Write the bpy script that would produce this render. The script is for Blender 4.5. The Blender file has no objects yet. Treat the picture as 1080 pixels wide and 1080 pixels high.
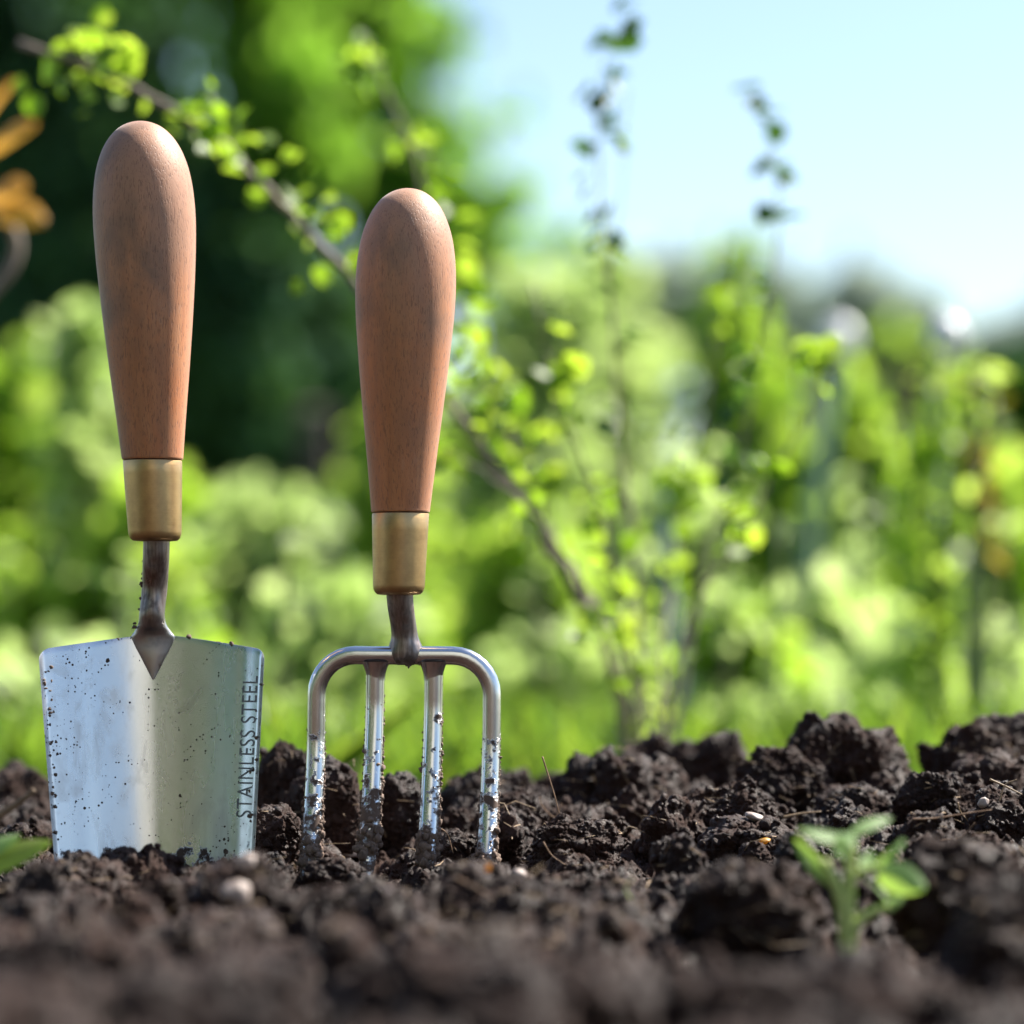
import bpy, math, random
import numpy as np
from mathutils import Vector, Matrix, Euler

random.seed(7)
RNG = np.random.default_rng(11)
C = bpy.context.scene
COL = C.collection
R = math.radians

# ------------------------------------------------------------------ camera frame
FPX = 3235.0                 # focal length in pixels of the 1080 px frame
PITCH = R(2.44)
EYE = 0.08
FOC = 1.10
MM = FOC / FPX               # metres per pixel in the plane of the tools

def at(px, py, Y):
    cx = (px - 540) / FPX
    cy = (540 - py) / FPX
    dy = math.cos(PITCH) - cy * math.sin(PITCH)
    dz = math.sin(PITCH) + cy * math.cos(PITCH)
    t = Y / dy
    return Vector((cx * t, Y, EYE + dz * t))

# ------------------------------------------------------------------ object helpers
def tag(o, label=None, cat=None, group=None, kind=None):
    if label: o['label'] = label
    if cat: o['category'] = cat
    if group: o['group'] = group
    if kind: o['kind'] = kind
    return o

def thing(name, label, cat, loc=(0, 0, 0), group=None):
    o = bpy.data.objects.new(name, None)
    COL.objects.link(o)
    o.location = loc
    o.empty_display_size = 0.02
    return tag(o, label, cat, group)

def mesh_obj(name, V, F, mat, parent=None, smooth=True, loc=None):
    """V: (n,3) array, F: list of faces or (m,k) int array"""
    me = bpy.data.meshes.new(name)
    V = np.asarray(V, dtype=np.float32).reshape(-1, 3)
    if isinstance(F, np.ndarray):
        m, k = F.shape
        me.vertices.add(len(V)); me.vertices.foreach_set('co', V.ravel())
        me.loops.add(m * k); me.loops.foreach_set('vertex_index', F.astype(np.int32).ravel())
        me.polygons.add(m)
        me.polygons.foreach_set('loop_start', np.arange(0, m * k, k, dtype=np.int32))
        me.polygons.foreach_set('loop_total', np.full(m, k, dtype=np.int32))
        me.update(calc_edges=True)
    else:
        me.from_pydata([tuple(v) for v in V.tolist()], [], [tuple(f) for f in F])
        me.update()
    if smooth:
        me.polygons.foreach_set('use_smooth', np.ones(len(me.polygons), dtype=bool))
    if mat: me.materials.append(mat)
    o = bpy.data.objects.new(name, me)
    COL.objects.link(o)
    if parent: o.parent = parent
    if loc is not None: o.location = loc
    return o

class MB:
    """collects pieces of ONE part"""
    def __init__(self): self.V = []; self.F = []; self.n = 0
    def add(self, V, F):
        V = np.asarray(V, dtype=np.float64).reshape(-1, 3)
        self.V.append(V)
        self.F += [tuple(int(i) + self.n for i in f) for f in F]
        self.n += len(V)
        return self
    def build(self, name, mat, parent=None, smooth=True, loc=None):
        return mesh_obj(name, np.concatenate(self.V), self.F, mat, parent, smooth, loc)

def loft(rings, cap=True):
    """rings: list of (k,3) arrays"""
    k = len(rings[0]); V = np.concatenate(rings); F = []
    for i in range(len(rings) - 1):
        a, b = i * k, (i + 1) * k
        for j in range(k):
            j2 = (j + 1) % k
            F.append((a + j, a + j2, b + j2, b + j))
    if cap:
        F.append(tuple(range(k - 1, -1, -1)))
        F.append(tuple(range((len(rings) - 1) * k, len(rings) * k)))
    return V, F

def tube(path, radii, k=12, power=2.0, flat=None, cap=True):
    """round (power 2) or squarish (power > 2) tube along a path"""
    P = [Vector(p) for p in path]; n = len(P)
    if not hasattr(radii, '__len__'): radii = [radii] * n
    rings = []
    t0 = (P[1] - P[0]).normalized()
    ref = Vector((0, -1, 0)) if abs(t0.y) < 0.9 else Vector((0, 0, 1))
    nrm = (ref - t0 * ref.dot(t0)).normalized()
    for i in range(n):
        t = (P[min(i + 1, n - 1)] - P[max(i - 1, 0)]).normalized()
        nrm = (nrm - t * nrm.dot(t)).normalized()
        bi = t.cross(nrm)
        ring = []
        for j in range(k):
            a = 2 * math.pi * j / k
            c, s = math.cos(a), math.sin(a)
            c = math.copysign(abs(c) ** (2 / power), c); s = math.copysign(abs(s) ** (2 / power), s)
            r = radii[i]
            ring.append(P[i] + nrm * (c * r * (flat or 1)) + bi * (s * r))
        rings.append(np.array([tuple(v) for v in ring]))
    return loft(rings, cap)

def smooth_path(pts, n):
    """Catmull-Rom through points (any dimension)"""
    P = np.array(pts, dtype=float)
    P = np.vstack([2 * P[0] - P[1], P, 2 * P[-1] - P[-2]])
    out = []
    m = len(P) - 3
    for u in np.linspace(0, m - 1e-6, n):
        i = int(u); t = u - i
        a, b, c, d = P[i], P[i + 1], P[i + 2], P[i + 3]
        out.append(0.5 * ((2 * b) + (-a + c) * t + (2 * a - 5 * b + 4 * c - d) * t * t + (-a + 3 * b - 3 * c + d) * t ** 3))
    return np.array(out)

# ------------------------------------------------------------------ numeric noise
def _h(ix, iy, iz, seed):
    with np.errstate(over='ignore'):
        h = (ix.astype(np.uint32) * np.uint32(374761393) + iy.astype(np.uint32) * np.uint32(668265263)
             + iz.astype(np.uint32) * np.uint32(2147483647) + np.uint32((seed * 974711 + 12345) & 0xFFFFFFFF))
        h = (h ^ (h >> np.uint32(13))) * np.uint32(1274126177)
        h = h ^ (h >> np.uint32(16))
        h = h * np.uint32(2246822519)
        h = h ^ (h >> np.uint32(13))
    return h

def _f(h, k):
    with np.errstate(over='ignore'):
        g = h * np.uint32((2654435761 + 2 * k * 7919) & 0xFFFFFFFF) ; g = g ^ (g >> np.uint32(15)); g = g * np.uint32(2246822519 + 2 * k)
        g = g ^ (g >> np.uint32(13))
    return (g & np.uint32(0xFFFFFF)).astype(np.float32) / np.float32(0xFFFFFF)

def vnoise(P, seed=0):
    P = np.asarray(P, dtype=np.float32)
    I = np.floor(P).astype(np.int32); T = P - I; T = T * T * (3 - 2 * T)
    out = np.zeros(len(P), np.float32)
    for dx in (0, 1):
        for dy in (0, 1):
            for dz in (0, 1):
                w = (T[:, 0] if dx else 1 - T[:, 0]) * (T[:, 1] if dy else 1 - T[:, 1]) * (T[:, 2] if dz else 1 - T[:, 2])
                out += w * _f(_h(I[:, 0] + dx, I[:, 1] + dy, I[:, 2] + dz, seed), 1)
    return out * 2 - 1

def fbm(P, seed=0, oct=4):
    s = 0; a = 1.0
    for o in range(oct):
        s = s + a * vnoise(P * (2.03 ** o) + 17.3 * o, seed + o); a *= 0.5
    return s

def crag(P, seed=0, oct=3):
    """broken, sharp-edged relief (0..1)"""
    s = 0; a = .55; tot = 0
    for o in range(oct):
        s = s + a * (1 - np.abs(vnoise(P * (2.1 ** o) + 9.7 * o, seed + o)) * 1.6); tot += a; a *= .58
    return np.clip(s / tot, -1, 1)

def grains2(X, Y, seed, rmin=.35, rmax=.8, hv=.5):
    """packed crumbs in the plane: max over random hemispheres (units: cells)"""
    IX = np.floor(X).astype(np.int32); IY = np.floor(Y).astype(np.int32); Z = np.zeros_like(IX)
    out = np.full(X.shape, -0.3, np.float32)
    for dx in (-1, 0, 1):
        for dy in (-1, 0, 1):
            h = _h(IX + dx, IY + dy, Z, seed)
            fx = IX + dx + _f(h, 1); fy = IY + dy + _f(h, 2)
            r = rmin + (rmax - rmin) * _f(h, 3)
            d2 = (X - fx) ** 2 + (Y - fy) ** 2
            z = np.sqrt(np.maximum(r * r - d2, 0)) + hv * (_f(h, 4) - .6)
            out = np.maximum(out, np.where(d2 < r * r, z, -0.3))
    return out

def grains3(P, seed, rmin=.45, rmax=.85):
    P = np.asarray(P, dtype=np.float32)
    I = np.floor(P).astype(np.int32)
    out = np.full(len(P), -1.0, np.float32)
    for dx in (-1, 0, 1):
        for dy in (-1, 0, 1):
            for dz in (-1, 0, 1):
                h = _h(I[:, 0] + dx, I[:, 1] + dy, I[:, 2] + dz, seed)
                q = np.stack([I[:, 0] + dx + _f(h, 1), I[:, 1] + dy + _f(h, 2), I[:, 2] + dz + _f(h, 3)], 1)
                r = rmin + (rmax - rmin) * _f(h, 4)
                d2 = ((P - q) ** 2).sum(1)
                out = np.maximum(out, r - np.sqrt(d2))
    return np.clip(out, -.25, 1)

# ------------------------------------------------------------------ materials
class NT:
    def __init__(self, name):
        self.m = bpy.data.materials.new(name); self.m.use_nodes = True
        self.t = self.m.node_tree; self.t.nodes.clear()
        self.out = self.n('ShaderNodeOutputMaterial')
    def n(self, typ, **kw):
        nd = self.t.nodes.new(typ)
        for k, v in kw.items():
            if hasattr(nd, k) and k not in ('Scale',): setattr(nd, k, v)
        return nd
    def l(self, a, b): self.t.links.new(a, b)
    def noise(self, co, scale, detail=4, rough=.55, dist=0):
        x = self.n('ShaderNodeTexNoise'); x.inputs['Scale'].default_value = scale; x.inputs['Detail'].default_value = detail
        x.inputs['Roughness'].default_value = rough; x.inputs['Distortion'].default_value = dist
        self.l(co, x.inputs['Vector']); return x.outputs['Fac']
    def ramp(self, fac, stops, interp='LINEAR'):
        x = self.n('ShaderNodeValToRGB'); cr = x.color_ramp; cr.interpolation = interp
        while len(cr.elements) < len(stops): cr.elements.new(.5)
        for e, (p, c) in zip(cr.elements, stops):
            e.position = p; e.color = (c[0], c[1], c[2], 1) if hasattr(c, '__len__') else (c, c, c, 1)
        self.l(fac, x.inputs[0]); return x.outputs[0]
    def mix(self, fac, a, b, blend='MIX'):
        x = self.n('ShaderNodeMix'); x.data_type = 'RGBA'; x.blend_type = blend
        for s, v in ((x.inputs[0], fac), (x.inputs[6], a), (x.inputs[7], b)):
            if hasattr(v, 'is_linked') or hasattr(v, 'links'): self.l(v, s)
            elif hasattr(v, '__len__'): s.default_value = (*v, 1)
            elif s == x.inputs[0]: s.default_value = v
            else: s.default_value = (v, v, v, 1)
        return x.outputs[2]
    def math(self, op, a, b=None):
        x = self.n('ShaderNodeMath'); x.operation = op
        for s, v in zip(x.inputs, (a, b)):
            if v is None: continue
            if hasattr(v, 'links'): self.l(v, s)
            else: s.default_value = v
        return x.outputs[0]
    def bump(self, h, dist, strength=1.0, normal=None):
        x = self.n('ShaderNodeBump'); x.inputs['Distance'].default_value = dist; x.inputs['Strength'].default_value = strength
        self.l(h, x.inputs['Height'])
        if normal is not None: self.l(normal, x.inputs['Normal'])
        return x.outputs[0]
    def obj(self, scale=None):
        tc = self.n('ShaderNodeTexCoord')
        if scale is None: return tc.outputs['Object']
        mp = self.n('ShaderNodeMapping'); mp.inputs['Scale'].default_value = scale
        self.l(tc.outputs['Object'], mp.inputs['Vector']); return mp.outputs[0]
    def world(self, scale=None):
        g = self.n('ShaderNodeNewGeometry')
        if scale is None: return g.outputs['Position']
        mp = self.n('ShaderNodeMapping'); mp.inputs['Scale'].default_value = scale
        self.l(g.outputs['Position'], mp.inputs['Vector']); return mp.outputs[0]
    def island(self):
        return self.n('ShaderNodeNewGeometry').outputs['Random Per Island']
    def principled(self, color, rough=.5, metal=0., normal=None, spec=.5, **kw):
        b = self.n('ShaderNodeBsdfPrincipled')
        def put(s, v):
            if hasattr(v, 'links'): self.l(v, s)
            elif hasattr(v, '__len__'): s.default_value = (*v, 1)
            else: s.default_value = v
        put(b.inputs['Base Color'], color); put(b.inputs['Roughness'], rough); put(b.inputs['Metallic'], metal)
        put(b.inputs['Specular IOR Level'], spec)
        for k, v in kw.items(): put(b.inputs[k.replace('_', ' ')], v)
        if normal is not None: self.l(normal, b.inputs['Normal'])
        return b
    def done(self, bsdf):
        self.l(bsdf.outputs[0], self.out.inputs['Surface']); return self.m

def soil_mat(name='soil', dry=0.0):
    m = NT(name); w = m.world()
    n1 = m.noise(w, 45, 6, .65); n2 = m.noise(w, 420, 5, .7); n3 = m.noise(w, 12, 3, .5)
    c1 = m.ramp(n1, [(.30, (.0105, .0038, .0024)), (.52, (.0245, .0095, .0058)), (.75, (.060, .0265, .0170))])
    c2 = m.ramp(n2, [(.36, (.0085, .0033, .0021)), (.56, (.0255, .0102, .0062)), (.72, (.125, .060, .040))])
    c = m.mix(.45, c1, c2)
    c = m.mix(m.ramp(n3, [(.42, 0.), (.62, .5)]), c, (.048, .0172, .0082))
    rg = m.ramp(m.noise(w, 90, 4, .6), [(.38, .36), (.58, .85)])
    b1 = m.bump(n2, .0016, .9)
    b2 = m.bump(m.noise(w, 1300, 4, .75), .0007, 1.0, b1)
    return m.done(m.principled(c, rg, 0, b2, spec=.32))

def wood_mat():
    m = NT('beech wood'); o = m.obj()
    big = m.noise(m.obj((75, 75, 22)), 1, 4, .55)
    grain = m.noise(m.obj((420, 420, 30)), 1, 4, .6, .3)
    fleck = m.noise(m.obj((2000, 2000, 330)), 1, 2, .5)
    fine = m.noise(m.obj((2600, 2600, 500)), 1, 2, .5)
    c = m.ramp(grain, [(.3, (.440, .150, .050)), (.5, (.510, .188, .066)), (.72, (.565, .232, .090))])
    c = m.mix(m.ramp(big, [(.38, 0.), (.66, .7)]), c, (.335, .140, .066))
    c = m.mix(m.ramp(m.noise(m.obj((95, 95, 34)), 1, 3, .5), [(.58, 0.), (.70, .5)]), c, (.54, .165, .045))
    sep = m.n('ShaderNodeSeparateXYZ'); m.l(o, sep.inputs[0])
    worn_sheen = m.ramp(m.math('ADD', m.math('MULTIPLY', sep.outputs['Z'], 4.0), m.math('MULTIPLY', big, .22)), [(.82, 0.), (1.13, .6)])  # greyer towards the top: pale wear plus sky sheen painted in
    c = m.mix(worn_sheen, c, (.37, .205, .130))
    grip = m.ramp(m.noise(m.obj((48, 48, 30)), 1, 5, .62, .3), [(.50, 0.), (.66, .75)])
    gm = m.math('MULTIPLY', grip, m.ramp(sep.outputs['Z'], [(.165, 0.), (.205, 1.)]))
    c = m.mix(gm, c, (.205, .115, .075))
    fk = m.math('MAXIMUM', m.ramp(fleck, [(.355, 1.), (.425, 0.)]), m.ramp(fine, [(.33, .6), (.40, 0.)]))
    c = m.mix(m.math('MULTIPLY', fk, .50), c, (.15, .062, .032))
    scr = m.noise(m.obj((160, 160, 50)), 1, 5, .7)
    c = m.mix(m.ramp(scr, [(.62, 0.), (.76, .3)]), c, (.50, .32, .22))
    return m.done(m.principled(c, m.ramp(grain, [(.3, .50), (.7, .60)]), 0, m.bump(m.math('SUBTRACT', grain, fk), .00010, .5), spec=.55,
                               Sheen_Weight=.22, Sheen_Roughness=.4))

def brass_mat():
    m = NT('brushed brass')
    br = m.noise(m.obj((90, 90, 2600)), 1, 3, .6)
    st = m.noise(m.obj(), 160, 5, .65)
    c = m.mix(m.ramp(st, [(.42, 0.), (.70, .5)]), (.56, .365, .170), (.33, .205, .105))
    return m.done(m.principled(c, m.ramp(br, [(.3, .36), (.7, .48)]), 1.0, m.bump(br, .00006, .5)))

def mud_mask(m, z_top, z_bot, scale, thr=(.5, .56)):
    """dirt that thins out upwards (object space)"""
    o = m.obj(); sep = m.n('ShaderNodeSeparateXYZ'); m.l(o, sep.inputs[0])
    mr = m.n('ShaderNodeMapRange'); m.l(sep.outputs['Z'], mr.inputs[0])
    mr.inputs[1].default_value = z_bot; mr.inputs[2].default_value = z_top; mr.inputs[3].default_value = .22; mr.inputs[4].default_value = -.12
    n = m.noise(o, scale, 6, .68)
    return m.ramp(m.math('ADD', n, mr.outputs[0]), [(thr[0], 0.), (thr[1], 1.)])

def steel_mat(name, z_top, z_bot, rough=.2, mud=True, specks=False, thr=(.60, .66)):
    m = NT(name); o = m.obj()
    scr = m.noise(m.obj((900, 900, 60)), 1, 4, .6)
    smear = m.noise(m.obj((70, 70, 18)), 1, 4, .6)
    rgh = m.math('ADD', m.math('MULTIPLY', m.ramp(smear, [(.35, 0.), (.7, 1.)]), .10), rough)
    c = m.ramp(smear, [(.3, (.62, .62, .64)), (.7, (.72, .72, .73))])
    metal = 1.0; dirt = None
    nb = m.bump(scr, .00001, .2)
    if specks:
        v = m.n('ShaderNodeTexVoronoi'); v.inputs['Scale'].default_value = 300; m.l(o, v.inputs['Vector'])
        vd = m.math('ADD', v.outputs['Distance'], m.math('MULTIPLY', m.noise(o, 900, 3), .30))
        sep = m.n('ShaderNodeSeparateColor'); m.l(v.outputs['Color'], sep.inputs[0])
        siz = m.ramp(sep.outputs[0], [(.42, 0.), (1., .40)])
        clus = m.ramp(m.noise(o, 60, 3, .6), [(.40, .25), (.62, 1.2)])
        s1 = m.math('LESS_THAN', vd, m.math('MULTIPLY', siz, clus))
        v2 = m.n('ShaderNodeTexVoronoi'); v2.inputs['Scale'].default_value = 900; m.l(o, v2.inputs['Vector'])
        sep2 = m.n('ShaderNodeSeparateColor'); m.l(v2.outputs['Color'], sep2.inputs[0])
        s2 = m.math('LESS_THAN', v2.outputs['Distance'], m.math('MULTIPLY', m.ramp(sep2.outputs[0], [(.55, 0.), (1., .36)]), clus))
        dirt = m.math('MAXIMUM', s1, s2)
    if mud:
        mk = mud_mask(m, z_top, z_bot, 170, thr)
        dirt = mk if dirt is None else m.math('MAXIMUM', dirt, mk)
    if specks:
        film = m.ramp(m.noise(m.obj((60, 60, 34)), 1, 6, .7, .6), [(.50, 0.), (.72, .55)])
        c = m.mix(film, c, (.40, .37, .345)); rgh = m.math('ADD', rgh, m.math('MULTIPLY', film, .22))
    if dirt is not None:
        c = m.mix(dirt, c, (.105, .066, .048) if not specks else (.06, .036, .026))
        rgh = m.mix(dirt, rgh, .85)
        nb = m.bump(dirt, .0004, .8, nb)
        metal = m.math('SUBTRACT', 1.0, dirt)
    return m.done(m.principled(c, rgh, metal, nb))

def dark_steel_mat(name='tarnished steel', z0=None, z1=None):
    m = NT(name); scr = m.noise(m.obj((900, 900, 40)), 1, 4, .6)
    sm = m.noise(m.obj(), 120, 5, .6)
    c = m.ramp(scr, [(.3, (.15, .115, .10)), (.7, (.36, .31, .29))])
    mk = m.ramp(sm, [(.56, 0.), (.68, 1.)])
    if z0 is not None:
        sep = m.n('ShaderNodeSeparateXYZ'); m.l(m.obj(), sep.inputs[0])
        mr = m.n('ShaderNodeMapRange'); m.l(m.math('ADD', sep.outputs['Z'], m.math('MULTIPLY', sm, .008)), mr.inputs[0])
        mr.inputs[1].default_value = z0; mr.inputs[2].default_value = z1
        c = m.mix(mr.outputs[0], (.60, .585, .575), c)
        mk = m.math('MULTIPLY', mk, mr.outputs[0])
    return m.done(m.principled(m.mix(mk, c, (.075, .05, .04)), m.ramp(sm, [(.3, .24), (.7, .6)]), m.math('SUBTRACT', 1.0, m.math('MULTIPLY', mk, .9)), m.bump(scr, .00006, .5)))

def leaf_mat(name, c0, c1, t0, t1, trans=.45, rough=.35, spec=.5):
    m = NT(name); r = m.island()
    col = m.ramp(r, [(0., c0), (1., c1)]); tcol = m.ramp(r, [(0., t0), (1., t1)])
    p = m.principled(col, rough, 0, None, spec=spec)
    tr = m.n('ShaderNodeBsdfTranslucent'); m.l(tcol, tr.inputs[0])
    mx = m.n('ShaderNodeMixShader'); mx.inputs[0].default_value = trans
    m.l(p.outputs[0], mx.inputs[1]); m.l(tr.outputs[0], mx.inputs[2])
    return m.done(mx)

def plain_mat(name, c0, c1, scale=80, rough=.7, bump=.0004):
    m = NT(name); n = m.noise(m.world(), scale, 5, .6)
    return m.done(m.principled(m.ramp(n, [(.3, c0), (.7, c1)]), rough, 0, m.bump(n, bump, .7)))

M = {}
M['soil'] = soil_mat()
M['wood'] = wood_mat()
M['brass'] = brass_mat()
M['neck'] = dark_steel_mat()
M['tang'] = dark_steel_mat('tarnished tang', .080, .096)
M['blade'] = steel_mat('brushed stainless steel', .020, -.004, .22, mud=True, specks=True, thr=(.67, .73))
M['tine'] = steel_mat('muddy stainless steel', .075, -.01, .18, mud=True, thr=(.60, .66))
M['letter'] = plain_mat('engraved grey', (.11, .115, .115), (.20, .205, .20), 900, .45)
M['mud'] = plain_mat('dried mud', (.075, .045, .032), (.20, .135, .100), 500, .85, .0008)
M['bright'] = leaf_mat('bright spring leaf', (.13, .21, .025), (.27, .34, .09), (.33, .55, .030), (.60, .78, .12), .62, .48)
M['pale'] = leaf_mat('pale sheen leaf', (.22, .29, .10), (.38, .43, .23), (.40, .58, .13), (.66, .80, .30), .58, .46)  # sheen on the leaves painted in as a whitish green
M['sprig'] = leaf_mat('sprig leaf', (.035, .085, .020), (.07, .14, .035), (.06, .16, .02), (.13, .26, .03), .32, .45)
M['mid'] = leaf_mat('mid green leaf', (.08, .17, .025), (.18, .28, .06), (.28, .50, .03), (.56, .74, .08), .60, .48)
M['bush'] = leaf_mat('currant leaf', (.08, .15, .02), (.20, .27, .08), (.28, .50, .02), (.55, .72, .06), .55, .46)
M['lit'] = leaf_mat('lit tree leaf', (.08, .17, .02), (.17, .27, .05), (.19, .42, .02), (.38, .64, .07), .60, .5)
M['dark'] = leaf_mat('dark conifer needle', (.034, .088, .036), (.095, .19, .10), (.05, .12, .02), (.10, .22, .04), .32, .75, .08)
M['far'] = leaf_mat('hazed far leaf', (.22, .27, .25), (.32, .37, .34), (.40, .50, .40), (.55, .64, .52), .66, .6, .2)  # aerial haze painted into the leaf colour as pale grey green
M['hedge'] = leaf_mat('privet leaf', (.034, .095, .006), (.065, .15, .012), (.06, .20, .008), (.12, .28, .012), .32, .7, .08)
M['orange'] = leaf_mat('orange leaf', (.42, .16, .03), (.62, .34, .05), (.62, .26, .03), (.9, .52, .07), .45, .4)
M['redtip'] = leaf_mat('red tinted leaf', (.16, .18, .03), (.26, .15, .05), (.40, .42, .04), (.5, .30, .06), .45, .35)
M['seed'] = leaf_mat('seedling leaf', (.13, .27, .05), (.36, .47, .26), (.34, .66, .04), (.62, .82, .16), .50, .55, .3)
M['seedstem'] = plain_mat('seedling stem', (.34, .42, .10), (.46, .54, .18), 60, .45)
M['grass'] = leaf_mat('grass blade', (.05, .12, .018), (.14, .21, .04), (.16, .34, .02), (.36, .5, .05), .45, .35)
M['bark'] = plain_mat('grey brown bark', (.15, .115, .095), (.30, .24, .20), 200, .75)
M['greenstem'] = plain_mat('green stem', (.12, .18, .05), (.22, .27, .09), 90, .55)
M['trunk'] = plain_mat('tree bark', (.035, .025, .018), (.09, .065, .05), 30, .85, .01)
M['cane'] = plain_mat('pale green cane', (.17, .26, .20), (.28, .38, .31), 60, .5)
M['white'] = plain_mat('white plastic', (.72, .72, .76), (.80, .80, .82), 40, .35)
M['boards'] = plain_mat('brown boards', (.085, .055, .040), (.15, .10, .075), 14, .8, .003)
M['post'] = plain_mat('weathered post', (.035, .024, .020), (.075, .055, .048), 40, .8, .002)
M['straw'] = plain_mat('dry straw', (.22, .14, .075), (.42, .29, .17), 400, .6)
M['fibre'] = plain_mat('dry root', (.20, .11, .06), (.36, .22, .13), 500, .7)
M['stone'] = plain_mat('pale stone', (.25, .19, .16), (.42, .34, .30), 300, .6)
M['twig'] = plain_mat('twig', (.13, .085, .05), (.26, .18, .11), 250, .75)
M['render'] = plain_mat('cream render', (.60, .57, .52), (.70, .67, .62), 9, .8, .002)
M['pane'] = plain_mat('window glass', (.02, .025, .03), (.03, .035, .04), 3, .06, 0)
M['roof'] = plain_mat('clay tiles', (.16, .07, .045), (.26, .12, .08), 25, .8, .004)
M['meadow'] = plain_mat('garden ground', (.035, .07, .015), (.075, .12, .03), 6, .9, .01)

# ------------------------------------------------------------------ soil bed
def base_h(x, y):
    """the raked-up bed: flat in front, a low ridge behind the tools, falling away beyond"""
    t = np.clip((y - 1.07) / .14, 0, 1); t = t * t * (3 - 2 * t)
    side = 0.004 + 0.010 * np.clip((x + .06) / .14, 0, 1)
    d = np.clip((y - 1.29) / .45, 0, 1); d = d * d * (3 - 2 * d)
    z = t * side - d * .075
    e = np.clip((np.abs(x) - 1.6) / .6, 0, 1)
    b = np.clip((-.5 - y) / .6, 0, 1)
    f = np.clip((y - .99) / .07, 0, 1)
    return z - .08 * e - .08 * b - .0055 * (1 - f)

def soil_h(x, y):
    P = np.stack([x, y, np.zeros_like(x)], 1).astype(np.float32)
    w1 = vnoise(P * 60, 3) * .006; w2 = vnoise(P * 60, 4) * .006
    X = (x + w1).astype(np.float32); Y = (y + w2).astype(np.float32)
    z = base_h(x, y) - .004
    z += .010 * fbm(P * 14, 5, 3)
    m = .5 + .5 * vnoise(P * 22, 9)
    z += .0150 * grains2(X / .027, Y / .027, 21, .3, .75) * (.4 + .9 * m)
    X1 = (X + vnoise(P * 170, 16) * .0022).astype(np.float32); Y1 = (Y + vnoise(P * 170, 17) * .0022).astype(np.float32)
    z += .0042 * grains2(X1 / .0105, Y1 / .0105, 22) * (.5 + .8 * (1 - m))
    z += .0062 * (crag(P * 120, 25, 4) - .6)
    X2 = (x + vnoise(P * 330, 6) * .0016).astype(np.float32); Y2 = (y + vnoise(P * 330, 7) * .0016).astype(np.float32)
    z += .0008 * grains2(X2 / .0036, Y2 / .0036, 23)
    z += .0022 * (crag(P * 420, 26, 3) - .6)
    hx = (x - .097) / .05; hy = (y - .84) / .085
    z -= .014 * np.exp(-hx * hx - hy * hy)
    fx = (x + .038) / .05; fy = (y - 1.075) / .052
    z -= .0095 * np.exp(-fx ** 4 - fy ** 4)
    return z

def axis(dense0, dense1, step, lo, hi, grow=1.12):
    a = list(np.arange(dense0, dense1, step))
    s = step; v = a[-1]
    while v < hi: s *= grow; v += s; a.append(v)
    s = step; v = a[0]; pre = []
    while v > lo: s *= grow; v -= s; pre.append(v)
    return np.array(pre[::-1] + a)

xs = axis(-.262, .262, .00068, -2.6, 2.6, 1.045)
ys1 = np.concatenate([np.arange(.55, .97, .0011), np.arange(.97, 1.34, .00066), np.arange(1.34, 1.62, .0011)])
s = .0011; v = ys1[-1]; post = []
while v < 2.6: s *= 1.12; v += s; post.append(v)
s = .0011; v = ys1[0]; pre = []
while v > -1.3: s *= 1.1; v -= s; pre.append(v)
ys = np.concatenate([pre[::-1], ys1, post])
GX, GY = np.meshgrid(xs, ys)
gz = soil_h(GX.ravel().astype(np.float32), GY.ravel().astype(np.float32))
V = np.stack([GX.ravel(), GY.ravel(), gz], 1)
nx, ny = len(xs), len(ys)
ii = (np.arange(ny - 1)[:, None] * nx + np.arange(nx - 1)[None, :]).ravel()
F = np.stack([ii, ii + 1, ii + nx + 1, ii + nx], 1)
soil = mesh_obj('soil', V, F, M['soil']); tag(soil, kind='structure')
print('soil verts', len(V))

def ground_z(x, y):
    return float(soil_h(np.array([x], np.float32), np.array([y], np.float32))[0])

# the wider garden ground, one sheet out to the horizon
gx = np.concatenate([-np.geomspace(900, 3, 26), np.linspace(-2.5, 2.5, 12), np.geomspace(3, 900, 26)])
gy = np.concatenate([-np.geomspace(300, 2, 20), np.linspace(-1.5, 3, 12), np.geomspace(3.5, 1500, 34)])
AX, AY = np.meshgrid(gx, gy)
az = np.full(AX.size, -.062)
V = np.stack([AX.ravel(), AY.ravel(), az], 1)
ii = (np.arange(len(gy) - 1)[:, None] * len(gx) + np.arange(len(gx) - 1)[None, :]).ravel()
tag(mesh_obj('ground', V, np.stack([ii, ii + 1, ii + len(gx) + 1, ii + len(gx)], 1), M['meadow']), kind='structure')

# ------------------------------------------------------------------ clods
def ico(sub):
    import bmesh
    bm = bmesh.new(); bmesh.ops.create_icosphere(bm, subdivisions=sub, radius=1)
    V = np.array([v.co[:] for v in bm.verts], np.float32); F = np.array([[v.index for v in f.verts] for f in bm.faces], np.int32)
    bm.free(); return V, F

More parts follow.
